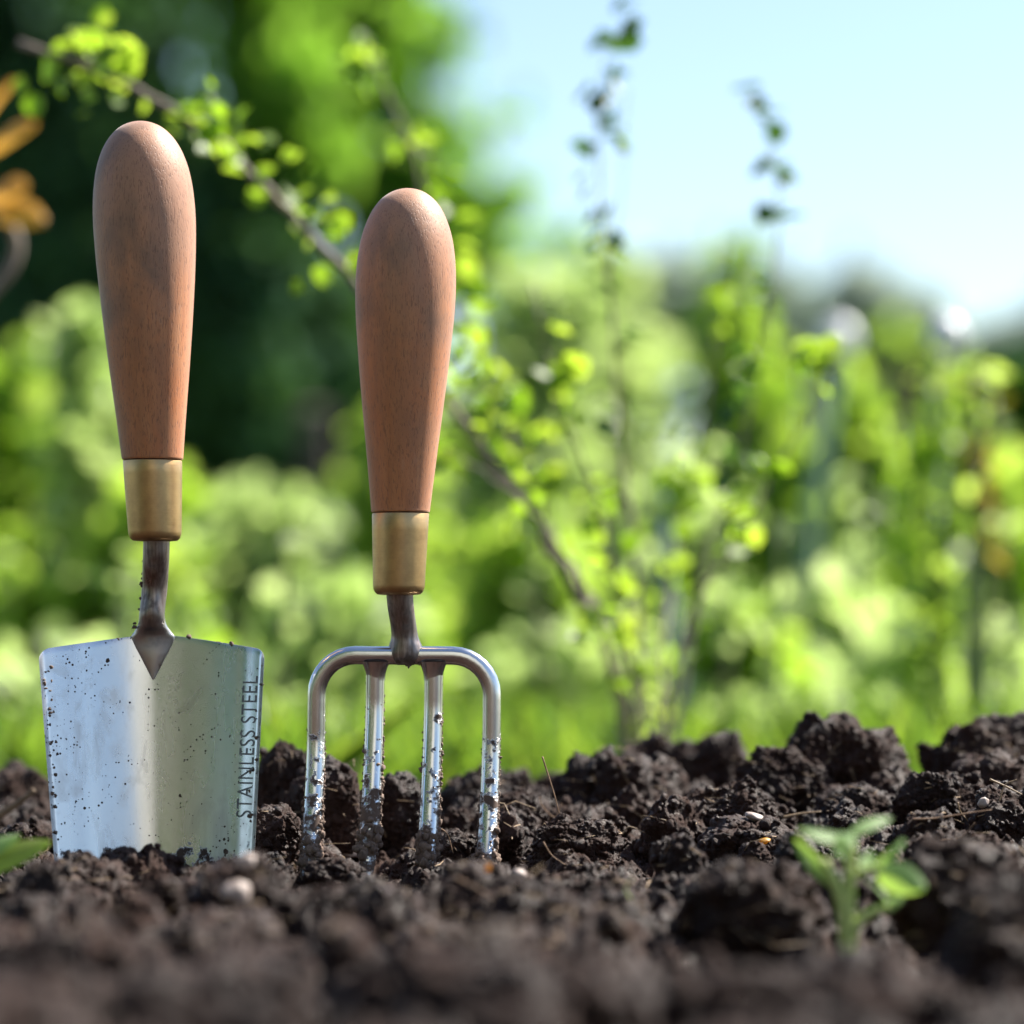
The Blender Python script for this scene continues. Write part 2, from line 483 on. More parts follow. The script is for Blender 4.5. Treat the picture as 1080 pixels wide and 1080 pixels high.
def clod_mesh(V0, F0, seed, fine=True):
    n = V0.copy()
    o = seed * 13.7
    r = 1 + .30 * fbm(n * 1.1 + o, seed, 3)
    # knocked-off facets
    rg = np.random.default_rng(seed)
    for k in range(9):
        d = rg.normal(size=3); d /= np.linalg.norm(d)
        lim = rg.uniform(.62, .9)
        p = (n * d).sum(1) * r
        r = np.where(p > lim, r * (lim + (p - lim) * .25) / np.maximum(p, 1e-3), r)
    P = n * r[:, None]
    P = P + n * (.30 * grains3(P * 1.7 + o, seed + 1))[:, None]
    W = P + .05 * np.stack([vnoise(P * 5 + o, seed + 7), vnoise(P * 5 + o, seed + 8), vnoise(P * 5 + o, seed + 9)], 1)
    P = P + n * (.085 * grains3(W * 3.6 + o, seed + 2))[:, None]
    P = P + n * (.16 * (crag(W * 2.6 + o, seed + 12, 4) - .5))[:, None]
    if fine:
        W2 = P + .03 * np.stack([vnoise(P * 11 + o, seed + 17), vnoise(P * 11 + o, seed + 18), vnoise(P * 11 + o, seed + 19)], 1)
        P = P + n * (.022 * grains3(W2 * 10.5 + o, seed + 3))[:, None]
        P = P + n * (.095 * (crag(W2 * 8 + o, seed + 4, 4) - .5))[:, None]
        P = P + n * (.034 * (crag(P * 19 + o, seed + 5, 3) - .5))[:, None]
    else:
        P = P + n * (.22 * (crag(P * 2.4 + o, seed + 4, 2) - .5))[:, None]
    me = bpy.data.meshes.new('soil_clod')
    m = len(F0)
    me.vertices.add(len(P)); me.vertices.foreach_set('co', P.astype(np.float32).ravel())
    me.loops.add(m * 3); me.loops.foreach_set('vertex_index', F0.ravel())
    me.polygons.add(m); me.polygons.foreach_set('loop_start', np.arange(0, m * 3, 3, dtype=np.int32))
    me.polygons.foreach_set('loop_total', np.full(m, 3, dtype=np.int32)); me.update(calc_edges=True)
    me.polygons.foreach_set('use_smooth', np.ones(m, dtype=bool))
    me.materials.append(M['soil'])
    return me

V6, F6 = ico(6); V5, F5 = ico(5); V7, F7 = ico(7)
BIG = [clod_mesh(V7, F7, s) for s in (1, 2, 3)] + [clod_mesh(V6, F6, s) for s in (4, 5, 6, 7, 8, 9)]
SMALL = [clod_mesh(V5, F5, s) for s in range(20, 27)]

def put_clod(px, py, w, h, Y, label, group=None, proto=None, rz=None, name='soil_clod'):
    if Y > 1.1: Y = 1.1 + (Y - 1.1) * .62
    c = at(px, py, Y); sc = Y / FPX
    me = proto or BIG[random.randrange(len(BIG))]
    o = bpy.data.objects.new(name, me); COL.objects.link(o)
    rx, rzz = w / 2 * sc * 1.05, h / 2 * sc * 1.5
    o.location = (c.x, c.y, c.z - h * .27 * sc)
    o.scale = (rx, (rx + rzz) / 2, rzz)
    o.rotation_euler = (0, 0, 0)
    o.delta_rotation_euler = (random.uniform(-.25, .25), random.uniform(-.25, .25), random.uniform(0, 6.28) if rz is None else rz)
    return tag(o, label, 'clod', group)

CLODS = [
 (892, 806, 135, 110, 1.31, 'tallest craggy soil clod on the ridge, at the right of the skyline'),
 (1036, 806, 140, 96, 1.36, 'broad peaked soil clod on the ridge at the right edge of the bed'),
 (832, 820, 95, 72, 1.27, 'rounded soil clod on the ridge just left of the tallest clod'),
 (752, 800, 62, 52, 1.43, 'small blurred clod on the skyline behind the middle of the bed'),
 (692, 812, 85, 56, 1.50, 'low blurred clod on the skyline at the foot of the bush stems'),
 (668, 832, 66, 62, 1.28, 'blunt soil clod below the bush stems, lighter on top'),
 (622, 834, 74, 60, 1.31, 'soil clod with thin dry roots hanging over its left side'),
 (772, 856, 118, 64, 1.19, 'wide wedge shaped clod in the middle of the bed, sharp focus'),
 (908, 852, 108, 54, 1.21, 'flat topped clod in front of the tallest clod'),
 (1000, 842, 92, 62, 1.18, 'rounded pitted clod right of the seedling, behind the straw'),
 (1050, 826, 66, 56, 1.25, 'small clod tucked under the broad peaked clod'),
 (1062, 862, 84, 58, 1.12, 'fibrous clod with straw on it at the right edge'),
 (800, 888, 110, 56, 1.11, 'clod carrying a pale wood chip, left behind the seedling'),
 (706, 876, 66, 56, 1.15, 'small dark clod at the centre of the sharp soil'),
 (606, 894, 118, 62, 1.11, 'crumbly heap shaped clod right of the outermost fork tine'),
 (972, 886, 70, 46, 1.07, 'small pale crusted clod directly right of the seedling'),
 (548, 858, 64, 54, 1.22, 'shaded clod close behind the right fork tine'),
 (506, 836, 70, 60, 1.33, 'dark rounded clod between the two right fork tines, farther back'),
 (306, 826, 76, 84, 1.25, 'tall clod between the trowel and the left fork tine'),
 (356, 846, 60, 74, 1.20, 'upright lumpy clod between the two left fork tines'),
 (424, 852, 66, 62, 1.22, 'brown clod between the two middle fork tines'),
 (298, 872, 54, 50, 1.12, 'crumbly clod touching the right edge of the trowel blade'),
 (478, 898, 60, 34, 1.115, 'low clod behind the foot of the third fork tine'),
 (352, 922, 84, 34, 1.06, 'flat dark clod in front of the two left fork tines'),
 (14, 842, 110, 56, 1.42, 'blurred clod at the left edge of the bed under the twig'),
 (70, 876, 76, 36, 1.22, 'low clod half hidden behind the left edge of the trowel'),
 (96, 930, 96, 62, 1.02, 'dark clod in front of the left corner of the trowel blade'),
 (172, 932, 64, 22, 1.015, 'small crumbly clod in front of the middle of the trowel blade'),
 (248, 950, 110, 66, .93, 'blurred brown clod in front of the right side of the trowel'),
 (1010, 932, 110, 76, .93, 'blurred dark clod right of the seedling in the foreground'),
 (780, 944, 150, 82, .93, 'blurred broad clod left of the seedling in the foreground'),
 (640, 975, 110, 50, .95, 'blurred low clod in the foreground below the crumbly heap'),
 (420, 985, 120, 54, .93, 'blurred low clod in the foreground below the fork'),
 (1062, 1000, 110, 100, .82, 'blurred clod in the lower right corner'),
 (60, 1020, 170, 100, .78, 'very blurred clod in the lower left corner'),
 (520, 1050, 200, 90, .70, 'very blurred clod at the bottom edge below the fork'),
 (820, 1062, 200, 80, .69, 'very blurred clod at the bottom edge below the seedling'),
 (250, 1062, 190, 90, .70, 'very blurred clod at the bottom edge below the trowel'),
]
for i, (px, py, w, h, Y, lab) in enumerate(CLODS):
    put_clod(px, py, w, h, Y, lab, 'large soil clods on the bed', BIG[(i * 4) % len(BIG)] if i > 2 else BIG[(0, 2, 1)[i]])

# lesser lumps scattered over the bed
spots = []
k = 0
while k < 130:
    Y = random.choice([random.uniform(.62, 1.0), random.uniform(1.0, 1.35), random.uniform(1.08, 1.32)])
    x = random.uniform(-.21, .21) * Y
    if .995 < Y < 1.13 and x < .01: continue
    if abs(x - .097) < .035 and .78 < Y < .93: continue
    r = random.uniform(.004, .0105) if random.random() < .75 else random.uniform(.010, .015)
    if Y < .95: r *= .8
    o = bpy.data.objects.new('soil_lump', SMALL[k % len(SMALL)]); COL.objects.link(o)
    o.location = (x, Y, float(base_h(np.array([x]), np.array([Y]))[0]) + r * .35 + .002)
    o.scale = (r, r * random.uniform(.7, 1), r * random.uniform(.6, .95))
    o.rotation_euler = (random.uniform(0, 6), random.uniform(0, 6), random.uniform(0, 6))
    tag(o, 'small crumbly lump of dark soil lying among the larger clods', 'soil lump', 'small lumps scattered over the soil bed')
    k += 1

# ------------------------------------------------------------------ trowel
def lathe(profile, p0, p1, k=64, yoff=0., origin=Vector((0, 0, 0)), flaty=1.0):
    """profile: (py, halfwidth px); axis from pixel p0 to p1 in the tool plane"""
    rings = []
    for py, hw in profile:
        t = (py - p0[1]) / (p1[1] - p0[1])
        px = p0[0] + (p1[0] - p0[0]) * t
        c = at(px, py, FOC) - origin
        r = max(hw * MM, 1e-5)
        a = np.linspace(0, 2 * math.pi, k, endpoint=False)
        rings.append(np.stack([c.x + r * np.cos(a), yoff + r * np.sin(a) * flaty, np.full(k, c.z)], 1))
    return loft(rings)

def interp_profile(pts, n, round_top=None):
    pts = np.array(pts, float)
    q = smooth_path(pts, n)
    return [(float(a), float(max(b, .05))) for a, b in q]

def handle_profile(top, pts, n=70):
    """round dome for the first points, then smooth"""
    return interp_profile(pts, n)

TO = at(160, 908, FOC)
trowel = thing('garden_trowel', 'hand trowel with wooden handle, brass collar and wide steel blade stuck in the soil', 'trowel', TO)
YT = .004
prof = [(126, .3), (126.6, 7), (128.5, 14), (132, 21.5), (138, 29), (147, 36.5), (160, 43.5), (178, 49.3), (200, 52.8), (226, 54.3), (255, 53.6), (290, 51.5), (340, 47.2), (390, 42.2), (440, 36.8), (478, 33.0), (483.2, 32.2), (484.2, 30.5), (484.6, 20)]
AX0, AX1 = (147.4, 126), (162.3, 570)
V, F = lathe(interp_profile(prof, 150), AX0, AX1, 72, YT, TO)
mesh_obj('handle', V, F, M['wood'], trowel)
fp = [(484.8, 26), (484.9, 30.6), (486.0, 31.2), (500, 30.8), (530, 29.6), (560, 28.2), (563.5, 27.8), (567.5, 26.3), (569.8, 23.5), (570.3, 19), (570.4, 8)]
V, F = lathe(fp, AX0, AX1, 72, YT, TO); mesh_obj('ferrule', V, F, M['brass'], trowel)

# blade: dished steel sheet, top leaning away
LEAN = math.tan(R(6.5))
BT, BB = 684.0, 985.0
def blade_x(u, py):
    t = (py - 690) / 205.0
    xl = 42.5 + 19.0 * t; xr = 280.0 - 8.5 * t
    if py > 905:
        k = (py - 905) / 80.0; mid = (xl + xr) / 2
        f = math.sqrt(max(1 - k * k * .92, .02)); xl = mid + (xl - mid) * f; xr = mid + (xr - mid) * f
    return xl + (xr - xl) * (u + 1) / 2
def blade_top(u):
    y = 668.5 + 16.5 * min(abs(u), 1) ** 1.15
    e = (1 - abs(u)) * 119.0                        # px from the edge
    rr = 11.0
    if e < rr: y += rr - math.sqrt(max(rr * rr - (rr - e) ** 2, 0))
    return y
def blade_d(u):
    """metres towards the camera"""
    a = abs(u)
    d = .0125 * ((u * u + .0225) ** .85 - .0225 ** .85)
    d += .00035 * math.exp(-((u + .68) / .10) ** 2)
    d -= .0003 * math.exp(-((u - .82) / .06) ** 2)
    if a > .955: d += .0017 * ((a - .955) / .045) ** 2      # rolled rim
    return d
def blade_pt(u, py, off=0.):
    p = at(blade_x(u, py), py, FOC) - TO
    p.y = .002 + LEAN * p.z * .9 - blade_d(u) * min(1, 1) - off + .006 * 0
    return p
us = np.unique(np.concatenate([np.linspace(-.88, .88, 90), 1 - np.geomspace(.0015, .12, 22), -1 + np.geomspace(.0015, .12, 22), [-1, 1]]))
rows = 46
Vb = []
for j in range(rows):
    for u in us:
        T = blade_top(float(u)); py = T + (BB - T) * (j / (rows - 1))
        Vb.append(tuple(blade_pt(float(u), py)))
nu = len(us); Vb = np.array(Vb)
TH = .0011
Vk = Vb + np.array([0, TH, 0])
Fb = []
for j in range(rows - 1):
    for i in range(nu - 1):
        a = j * nu + i
        Fb.append((a, a + nu, a + nu + 1, a + 1))
        b = a + len(Vb)
        Fb.append((b, b + 1, b + nu + 1, b + nu))
N = len(Vb)
bound = [i for i in range(nu)] + [j * nu + nu - 1 for j in range(1, rows)] + [(rows - 1) * nu + i for i in range(nu - 2, -1, -1)] + [j * nu for j in range(rows - 2, 0, -1)]
for q in range(len(bound)):
    a, b = bound[q], bound[(q + 1) % len(bound)]
    Fb.append((a, b, b + N, a + N))
blade = mesh_obj('blade', np.concatenate([Vb, Vk]), Fb, M['blade'], trowel)
bv = blade.modifiers.new('edge', 'BEVEL'); bv.width = .00045; bv.segments = 2; bv.limit_method = 'ANGLE'; bv.angle_limit = R(50)

# stamped lettering that follows the blade
def text_mesh(body, size):
    cu = bpy.data.curves.new('lettering_curve', 'FONT'); cu.body = body; cu.size = size; cu.space_character = 1.06
    cu.resolution_u = 6
    o = bpy.data.objects.new('lettering_curve', cu); COL.objects.link(o)
    dg = bpy.context.evaluated_depsgraph_get(); ev = o.evaluated_get(dg)
    me = ev.to_mesh()
    import bmesh
    bm = bmesh.new(); bm.from_mesh(me)
    bmesh.ops.triangulate(bm, faces=bm.faces)
    for _ in range(2):
        bmesh.ops.subdivide_edges(bm, edges=[e for e in bm.edges if e.calc_length() > size * .18], cuts=1)
    bmesh.ops.triangulate(bm, faces=bm.faces)
    V = np.array([v.co[:] for v in bm.verts]); F = [tuple(v.index for v in f.verts) for f in bm.faces]
    bm.free(); ev.to_mesh_clear(); bpy.data.objects.remove(o, do_unlink=True)
    return V, F
TV, TF = text_mesh('STAINLESS STEEL', 1.0)
tw = TV[:, 0].max() - TV[:, 0].min(); th = TV[:, 1].max()
lv = []
for x, y, _ in TV:
    s = (x - TV[:, 0].min()) / tw                   # 0 bottom .. 1 top
    py = 861 - 148 * s
    hgt = y / th                                    # 0 baseline (right) .. 1 cap height (left)
    # right edge of the letters runs parallel to the blade edge
    edge = 280.0 - 8.5 * (py - 690) / 205.0
    px = edge - 6.5 - 16.5 * hgt * 0 - (1 - hgt) * 0 - 16.5 * hgt
    t = (py - 690) / 205.0; xl = 42.5 + 19 * t
    u = (px - xl) / (edge - xl) * 2 - 1
    lv.append(tuple(blade_pt(u, py, .00008)))
mesh_obj('lettering', lv, TF, M['letter'], blade, smooth=False)

# neck that runs from the collar and spreads into a V on the blade face
def neck_rings(spec, origin, power=2.2, k=40):
    S = smooth_path(spec, 90); rings = []
    for py, px, rx, ry, yo in S:
        c = at(px, py, FOC) - origin; rx = max(rx, .3) * MM; ry = max(ry, .3) * MM
        ring = []
        for j in range(k):
            a = 2 * math.pi * j / k; cs, sn = math.cos(a), math.sin(a)
            cs = math.copysign(abs(cs) ** (2 / power), cs); sn = math.copysign(abs(sn) ** (2 / power), sn)
            ring.append((c.x + rx * cs, yo + ry * sn, c.z))
        rings.append(np.array(ring))
    return loft(rings)
def yb(py): return float(blade_pt(0, py).y)
spec = [(566, 163.8, 14, 13, YT), (590, 162.8, 14, 13, YT + .001), (620, 160.3, 13.7, 12.5, YT + .004), (645, 158.2, 13.5, 12, yb(668) - .0035),
        (658, 157.8, 15, 11.0, yb(668) - .0025), (666, 157.9, 19.5, 9.5, yb(668) - .0012), (672, 158, 23.0, 8.5, yb(672) - .0004), (682, 158.2, 19.5, 7, yb(682)), (694, 158.4, 13, 5.2, yb(694)),
        (706, 158.6, 6.8, 3.2, yb(706)), (717, 158.7, 1.2, .8, yb(717))]
V, F = neck_rings(spec, TO, 2.0); mesh_obj('neck', V, F, M['tang'], trowel)
# specks of earth along the top edge of the blade
def grit(mb, c, r, seed):
    V, F = ico(2); rg = np.random.default_rng(seed)
    V = V * (1 + .55 * vnoise(V * 1.5 + seed * 3.1, seed)[:, None] + .3 * vnoise(V * 4 + seed, seed)[:, None]) * r * rg.uniform(.6, 1.3, size=3)
    mb.add(V + np.array(c), F)
mb = MB()
for q in range(26):
    u = random.uniform(-.45, .9) if q % 2 else random.uniform(-.25, .15); py = blade_top(u)
    p = blade_pt(u, py + random.uniform(-.5, 1.5)); grit(mb, (p.x, p.y + .0004, p.z), random.uniform(.0003, .0008), 100 + q)
for q in range(14):
    py = random.uniform(575, 665); p = at(145.5 + 6 * max(0, (625 - py) / 60) - (6 if py > 655 else 0), py, FOC) - TO
    grit(mb, (p.x, YT + .003, p.z), random.uniform(.0003, .0007), 140 + q)
for q in range(44):
    u = random.choice([-.965, -.93, .93, .97, -.95]) + random.uniform(-.02, .02); py = random.uniform(700, 890)
    p = blade_pt(u, py); grit(mb, (p.x, p.y, p.z), random.uniform(.0003, .0007), 200 + q)
mb.build('dried_mud', M['mud'], blade)

# ------------------------------------------------------------------ fork
FO = at(420, 908, FOC)
fork = thing('garden_fork', 'hand fork with wooden handle, brass collar and four muddy steel tines standing in the soil', 'garden fork', FO)
YF = .002
prof = [(198, .3), (198.6, 7), (200.5, 14), (204, 21), (210, 28.5), (219, 35.8), (232, 42.4), (250, 48.2), (272, 51.8), (298, 53.3), (327, 52.6), (360, 50.0), (405, 45.6), (450, 40.6), (495, 35.6), (533, 31.6), (539.2, 31.0), (540.2, 29.3), (540.6, 20)]
BX0, BX1 = (430.0, 198), (420.3, 627)
V, F = lathe(interp_profile(prof, 150), BX0, BX1, 72, YF, FO); h2 = mesh_obj('handle', V, F, M['wood'], fork)
fp = [(540.8, 26), (540.9, 29.4), (542, 30.2), (560, 29.6), (590, 28.4), (617, 27.4), (621, 27.0), (624.6, 25.2), (626.8, 22.6), (627.3, 18), (627.4, 8)]
V, F = lathe(fp, BX0, BX1, 72, YF, FO); mesh_obj('ferrule', V, F, M['brass'], fork)
spec = [(622, 421, 14.3, 12, YF), (640, 422.3, 14.0, 11.5, YF + .001), (660, 425, 13.8, 11.5, YF + .003), (672, 426.3, 14.5, 12, YF + .004), (681, 427, 17.5, 12.5, YF + .004), (689, 427.2, 20, 13, YF + .004), (696, 427, 17, 12, YF + .004), (701.5, 427, 9, 8, YF + .004)]
V, F = neck_rings(spec, FO); mesh_obj('neck', V, F, M['neck'], fork)
YC = YF + .004
def fp3(px, py, yo): 
    p = at(px, py, FOC) - FO; return (p.x, yo, p.z)
# crossbar: one bent bar with the shoulders of the outer tines
path = [(332.7, 750), (332.8, 746), (332.9, 742), (333, 738)]
for a in np.linspace(180, 270, 9): path.append((374 + 41 * math.cos(R(a)), 732.5 + 41.5 * math.sin(R(a))))
for x in np.linspace(392, 460, 9): path.append((x, 691.3))
for a in np.linspace(270, 360, 9): path.append((477 + 41.5 * math.cos(R(a)), 733 + 41.5 * math.sin(R(a))))
path += [(518.5, 738), (518.5, 742), (518.5, 746), (518.5, 750)]
V, F = tube([fp3(x, y, YC) for x, y in path], 9.8 * MM, 24, 2.5, cap=False); cross = mesh_obj('crossbar', V, F, M['tine'], fork)
mb = MB()                                             # weld fillets where the inner tines meet the bar
for x in (395.5, 456.5):
    q = np.linspace(0, 1, 14)
    V, F = tube([fp3(x, 698 + 20 * t, YC) for t in q], [(10.15 + 5 * (1 - t) ** 2.0) * MM for t in q], 24, 2.4, .97, cap=False); mb.add(V, F)
mb.build('weld', M['tine'], cross)
def tine(top, bot, seed, r0=9.8):
    (x0, y0), (x1, y1) = top, bot
    pts = []; rad = []
    n = 46
    for i in range(n):
        t = i / (n - 1) * 1.22
        px = x0 + (x1 - x0) * (.15 * t + .85 * t * t) if t <= 1 else x1 + (x1 - x0) * 1.85 * (t - 1)
        py = y0 + (y1 - y0) * t
        yo = YC - .0150 * max(0, t - .18) ** 1.55
        pts.append(fp3(px, py, yo)); rad.append(r0 * MM * (1.0 + .05 * t * t if t < 1 else max(.25, 1.05 - 2.6 * (t - 1))))
    V, F = tube(pts, rad, 24, 2.5, cap=False)
    o = mesh_obj('tine', V, F, M['tine'], fork)
    mbm = MB(); rg = random.Random(seed)
    for q in range(300):
        t = rg.random() ** .5
        i = min(int(t / 1.22 * (n - 1)), n - 1); p = Vector(pts[i]); r = rad[i]
        side = rg.choice([-1, 1, 1, 1]); a = rg.gauss(0, .38)
        off = Vector((side * math.cos(a) * r * .98, -abs(math.sin(a)) * r * rg.choice([.2, 1, -.6]), rg.uniform(-.001, .001)))
        sz = rg.uniform(.0002, .00075) * (.5 + .9 * t)
        if rg.random() < .12 and t > .5: sz *= 1.7
        grit(mbm, tuple(p + off), sz, seed * 1000 + q)
    for q in range(26):                               # collar of mud where it enters the earth
        i = min(int((rg.uniform(.86, 1.04)) / 1.22 * (n - 1)), n - 1); p = Vector(pts[i]); r = rad[i]; a = rg.uniform(-2.8, .2)
        grit(mbm, tuple(p + Vector((math.cos(a) * r, math.sin(a) * r, 0))), rg.uniform(.0007, .0019), seed * 1000 + 500 + q)
    mbm.build('dried_mud', M['mud'], o)
    return o
tine((332.7, 750), (327, 908), 1)
tine((395, 706), (389, 894), 2, 10.0)
tine((457, 706), (450, 908), 3, 10.0)
tine((518.5, 750), (511, 922), 4)
mb = MB()
for q in range(16):
    x = random.uniform(383, 470); p = fp3(x, 701 + random.uniform(-1, 2), YC - .002); grit(mb, p, random.uniform(.0003, .0007), 700 + q)
mb.build('dried_mud', M['mud'], cross)

# ------------------------------------------------------------------ foliage tools
def leaf_cloud(pos, size, rg, up=None, ratio=.78, droop=.2, jitter=1.0):
    """one folded six-vertex leaf per position; returns V, F (quads)"""
    n = len(pos)
    d = rg.normal(size=(n, 3)) * jitter
    if up is not None: d += up
    d[:, 2] -= droop
    d /= np.linalg.norm(d, axis=1)[:, None] + 1e-9
    q = rg.normal(size=(n, 3)) * .6 + np.array([0, 0, 1.0])
    s = np.cross(d, q); s /= np.linalg.norm(s, axis=1)[:, None] + 1e-9
    nn = np.cross(s, d)
    L = (size * rg.uniform(.55, 1.15, size=n))[:, None]; W = L * ratio * .5
    f = .16 * L
    b = pos; tip = pos + d * L - nn * f * .6
    l1 = pos + d * L * .28 + s * W * .92 + nn * f; r1 = pos + d * L * .28 - s * W * .92 + nn * f
    l2 = pos + d * L * .72 + s * W * .78 + nn * f * .6; r2 = pos + d * L * .72 - s * W * .78 + nn * f * .6
    V = np.stack([b, l1, l2, tip, r2, r1], 1).reshape(-1, 3)
    i = np.arange(n)[:, None] * 6
    F = np.concatenate([i + np.array([[0, 3, 2, 1]]), i + np.array([[0, 5, 4, 3]])], 0)
    return V, F

def shrub(name, label, cat, px, top, half, Y, leaf, n, mat, seed, nst=5, group=None, base_z=-.06, stem_mat='greenstem', bare=.15, ratio=.8):
    rg = np.random.default_rng(seed)
    sc = Y / FPX
    b = at(px, 700, Y); topz = at(px, top, Y).z
    h = topz - base_z
    t = thing(name, label, cat, (b.x, Y, base_z), group)
    pts = []
    for k in range(nst):
        a = rg.uniform(0, 6.28); rr = half * sc * rg.uniform(.2, .85)
        hh = h * rg.uniform(.72, 1.0)
        tip = np.array([math.cos(a) * rr, math.sin(a) * rr * .8, hh])
        if k == 0: tip = np.array([0, 0, h])
        mid = tip * np.array([.45, .45, .55]) + rg.normal(size=3) * h * .03
        root = np.array([tip[0] * .1, tip[1] * .1, 0.])
        P = smooth_path([root, mid, tip], 14)
        V, F = tube(P, list(np.linspace(.0045, .0018, 14) * (1 + .25 * (Y - 1.5))), 7)
        mesh_obj('stem', V, F, M[stem_mat], t)
        # leaves along the stem and its side shoots
        m = n // nst
        u = bare + (1 - bare) * rg.random(m)
        idx = np.clip((u * 13).astype(int), 0, 12); fr = (u * 13 - idx)[:, None]
        q = P[idx] * (1 - fr) + P[np.minimum(idx + 1, 13)] * fr
        spread = half * sc * .36 * (1.05 - .55 * u)[:, None]
        q = q + rg.normal(size=(m, 3)) * spread * np.array([1, 1, .55])
        q[:, 2] = np.clip(q[:, 2], .005, h * 1.06)
        pts.append(q)
    pos = np.concatenate(pts)
    V, F = leaf_cloud(pos, leaf, rg, up=np.array([0, 0, .25]), ratio=ratio)
    mesh_obj('foliage', V, F, M[mat], t, smooth=False)
    return t

# ------------------------------------------------------------------ currant bush on the ridge
BO = at(683, 935, 1.62); BO.z = -.05
bush = thing('currant_bush', 'open fruit bush with bare grey branches and small new leaves, behind the soil ridge', 'bush', BO)
def branch(pix, r0, r1, leaves, lsize, seed, mat='bush', u0=.1, clump=5, spread=.010, bark='bark', Yp=None):
    rg = np.random.default_rng(seed)
    pts = []
    for i, p in enumerate(pix):
        Y = p[2]
        q = at(p[0], p[1], Y) - BO
        pts.append((q.x, q.y, q.z))
    n = 60
    P = smooth_path(pts, n); r0 *= .78; r1 *= .85; leaves = int(leaves * .72)
    P[2:-1] += rg.normal(size=(n - 3, 3)) * .0007
    rad = .82 * (r1 + (r0 - r1) * (1 - np.linspace(0, 1, n)) ** 1.35) * (1 + .12 * np.sin(np.arange(n) * 1.3))
    V, F = tube(P, list(rad), 9)
    o = mesh_obj('branch', V, F, M[bark], bush)
    # leaves come in clusters on short spurs
    nc = max(1, leaves // clump)
    us = np.sort(u0 + (1 - u0) * rg.random(nc)); pos = []; ups = []
    for u in us:
        i = min(int(u * (n - 1)), n - 2); c = P[i]
        d = rg.normal(size=3) * np.array([1, .8, 1]) + np.array([0, 0, .6]); d /= np.linalg.norm(d)
        c2 = c + d * spread * rg.uniform(.3, 1.3)
        for k in range(clump):
            pos.append(c2 + rg.normal(size=3) * spread * .45); ups.append(d)
    if pos:
        V, F = leaf_cloud(np.array(pos), lsize, rg, up=np.array(ups) * .7, ratio=.95)
        mesh_obj('foliage', V, F, M[mat], o, smooth=False)
    return o
B = 1.62
branch([(683, 935, B), (650, 715, 1.6), (600, 610, 1.56), (530, 500, 1.52), (440, 380, 1.5), (368, 290, 1.5), (290, 208, 1.5), (215, 138, 1.5), (120, 82, 1.5), (20, 45, 1.5)], .0042, .0026, 230, .0115, 31, u0=.30, clump=5, spread=.013)
branch([(683, 935, B), (640, 690, 1.66), (585, 570, 1.7), (530, 440, 1.7), (480, 320, 1.7), (445, 190, 1.7), (405, 90, 1.7), (378, 32, 1.7)], .0034, .0012, 170, .015, 32, u0=.32, spread=.012)
branch([(683, 935, B), (672, 640, 1.62), (655, 460, 1.62), (642, 300, 1.6), (632, 180, 1.6), (638, 70, 1.6), (668, 12, 1.6)], .0030, .0003, 62, .014, 33, mat='sprig', u0=.3, clump=2, spread=.006)
branch([(686, 935, B), (735, 640, 1.65), (790, 430, 1.64), (820, 250, 1.62), (812, 150, 1.62), (795, 86, 1.62)], .0026, .0003, 60, .014, 34, mat='sprig', u0=.25, clump=2, spread=.006)
branch([(684, 935, B), (716, 690, 1.58), (780, 560, 1.56), (850, 440, 1.56), (885, 350, 1.56)], .0026, .0008, 60, .014, 35, u0=.2)
branch([(682, 935, B), (700, 690, 1.7), (715, 560, 1.75), (745, 420, 1.75), (765, 260, 1.75)], .0026, .0008, 90, .015, 36, u0=.15, spread=.014)
branch([(682, 935, B), (655, 700, 1.58), (640, 560, 1.55), (590, 420, 1.55), (560, 300, 1.55)], .0026, .0008, 70, .014, 37, u0=.15)
branch([(684, 935, B), (668, 720, 1.55), (640, 655, 1.52), (560, 540, 1.5), (470, 470, 1.5)], .0024, .0008, 30, .013, 38, u0=.4)
branch([(640, 300, 1.6), (655, 210, 1.6), (662, 95, 1.6)], .0007, .0004, 8, .0095, 39, clump=2, spread=.004, u0=.4)

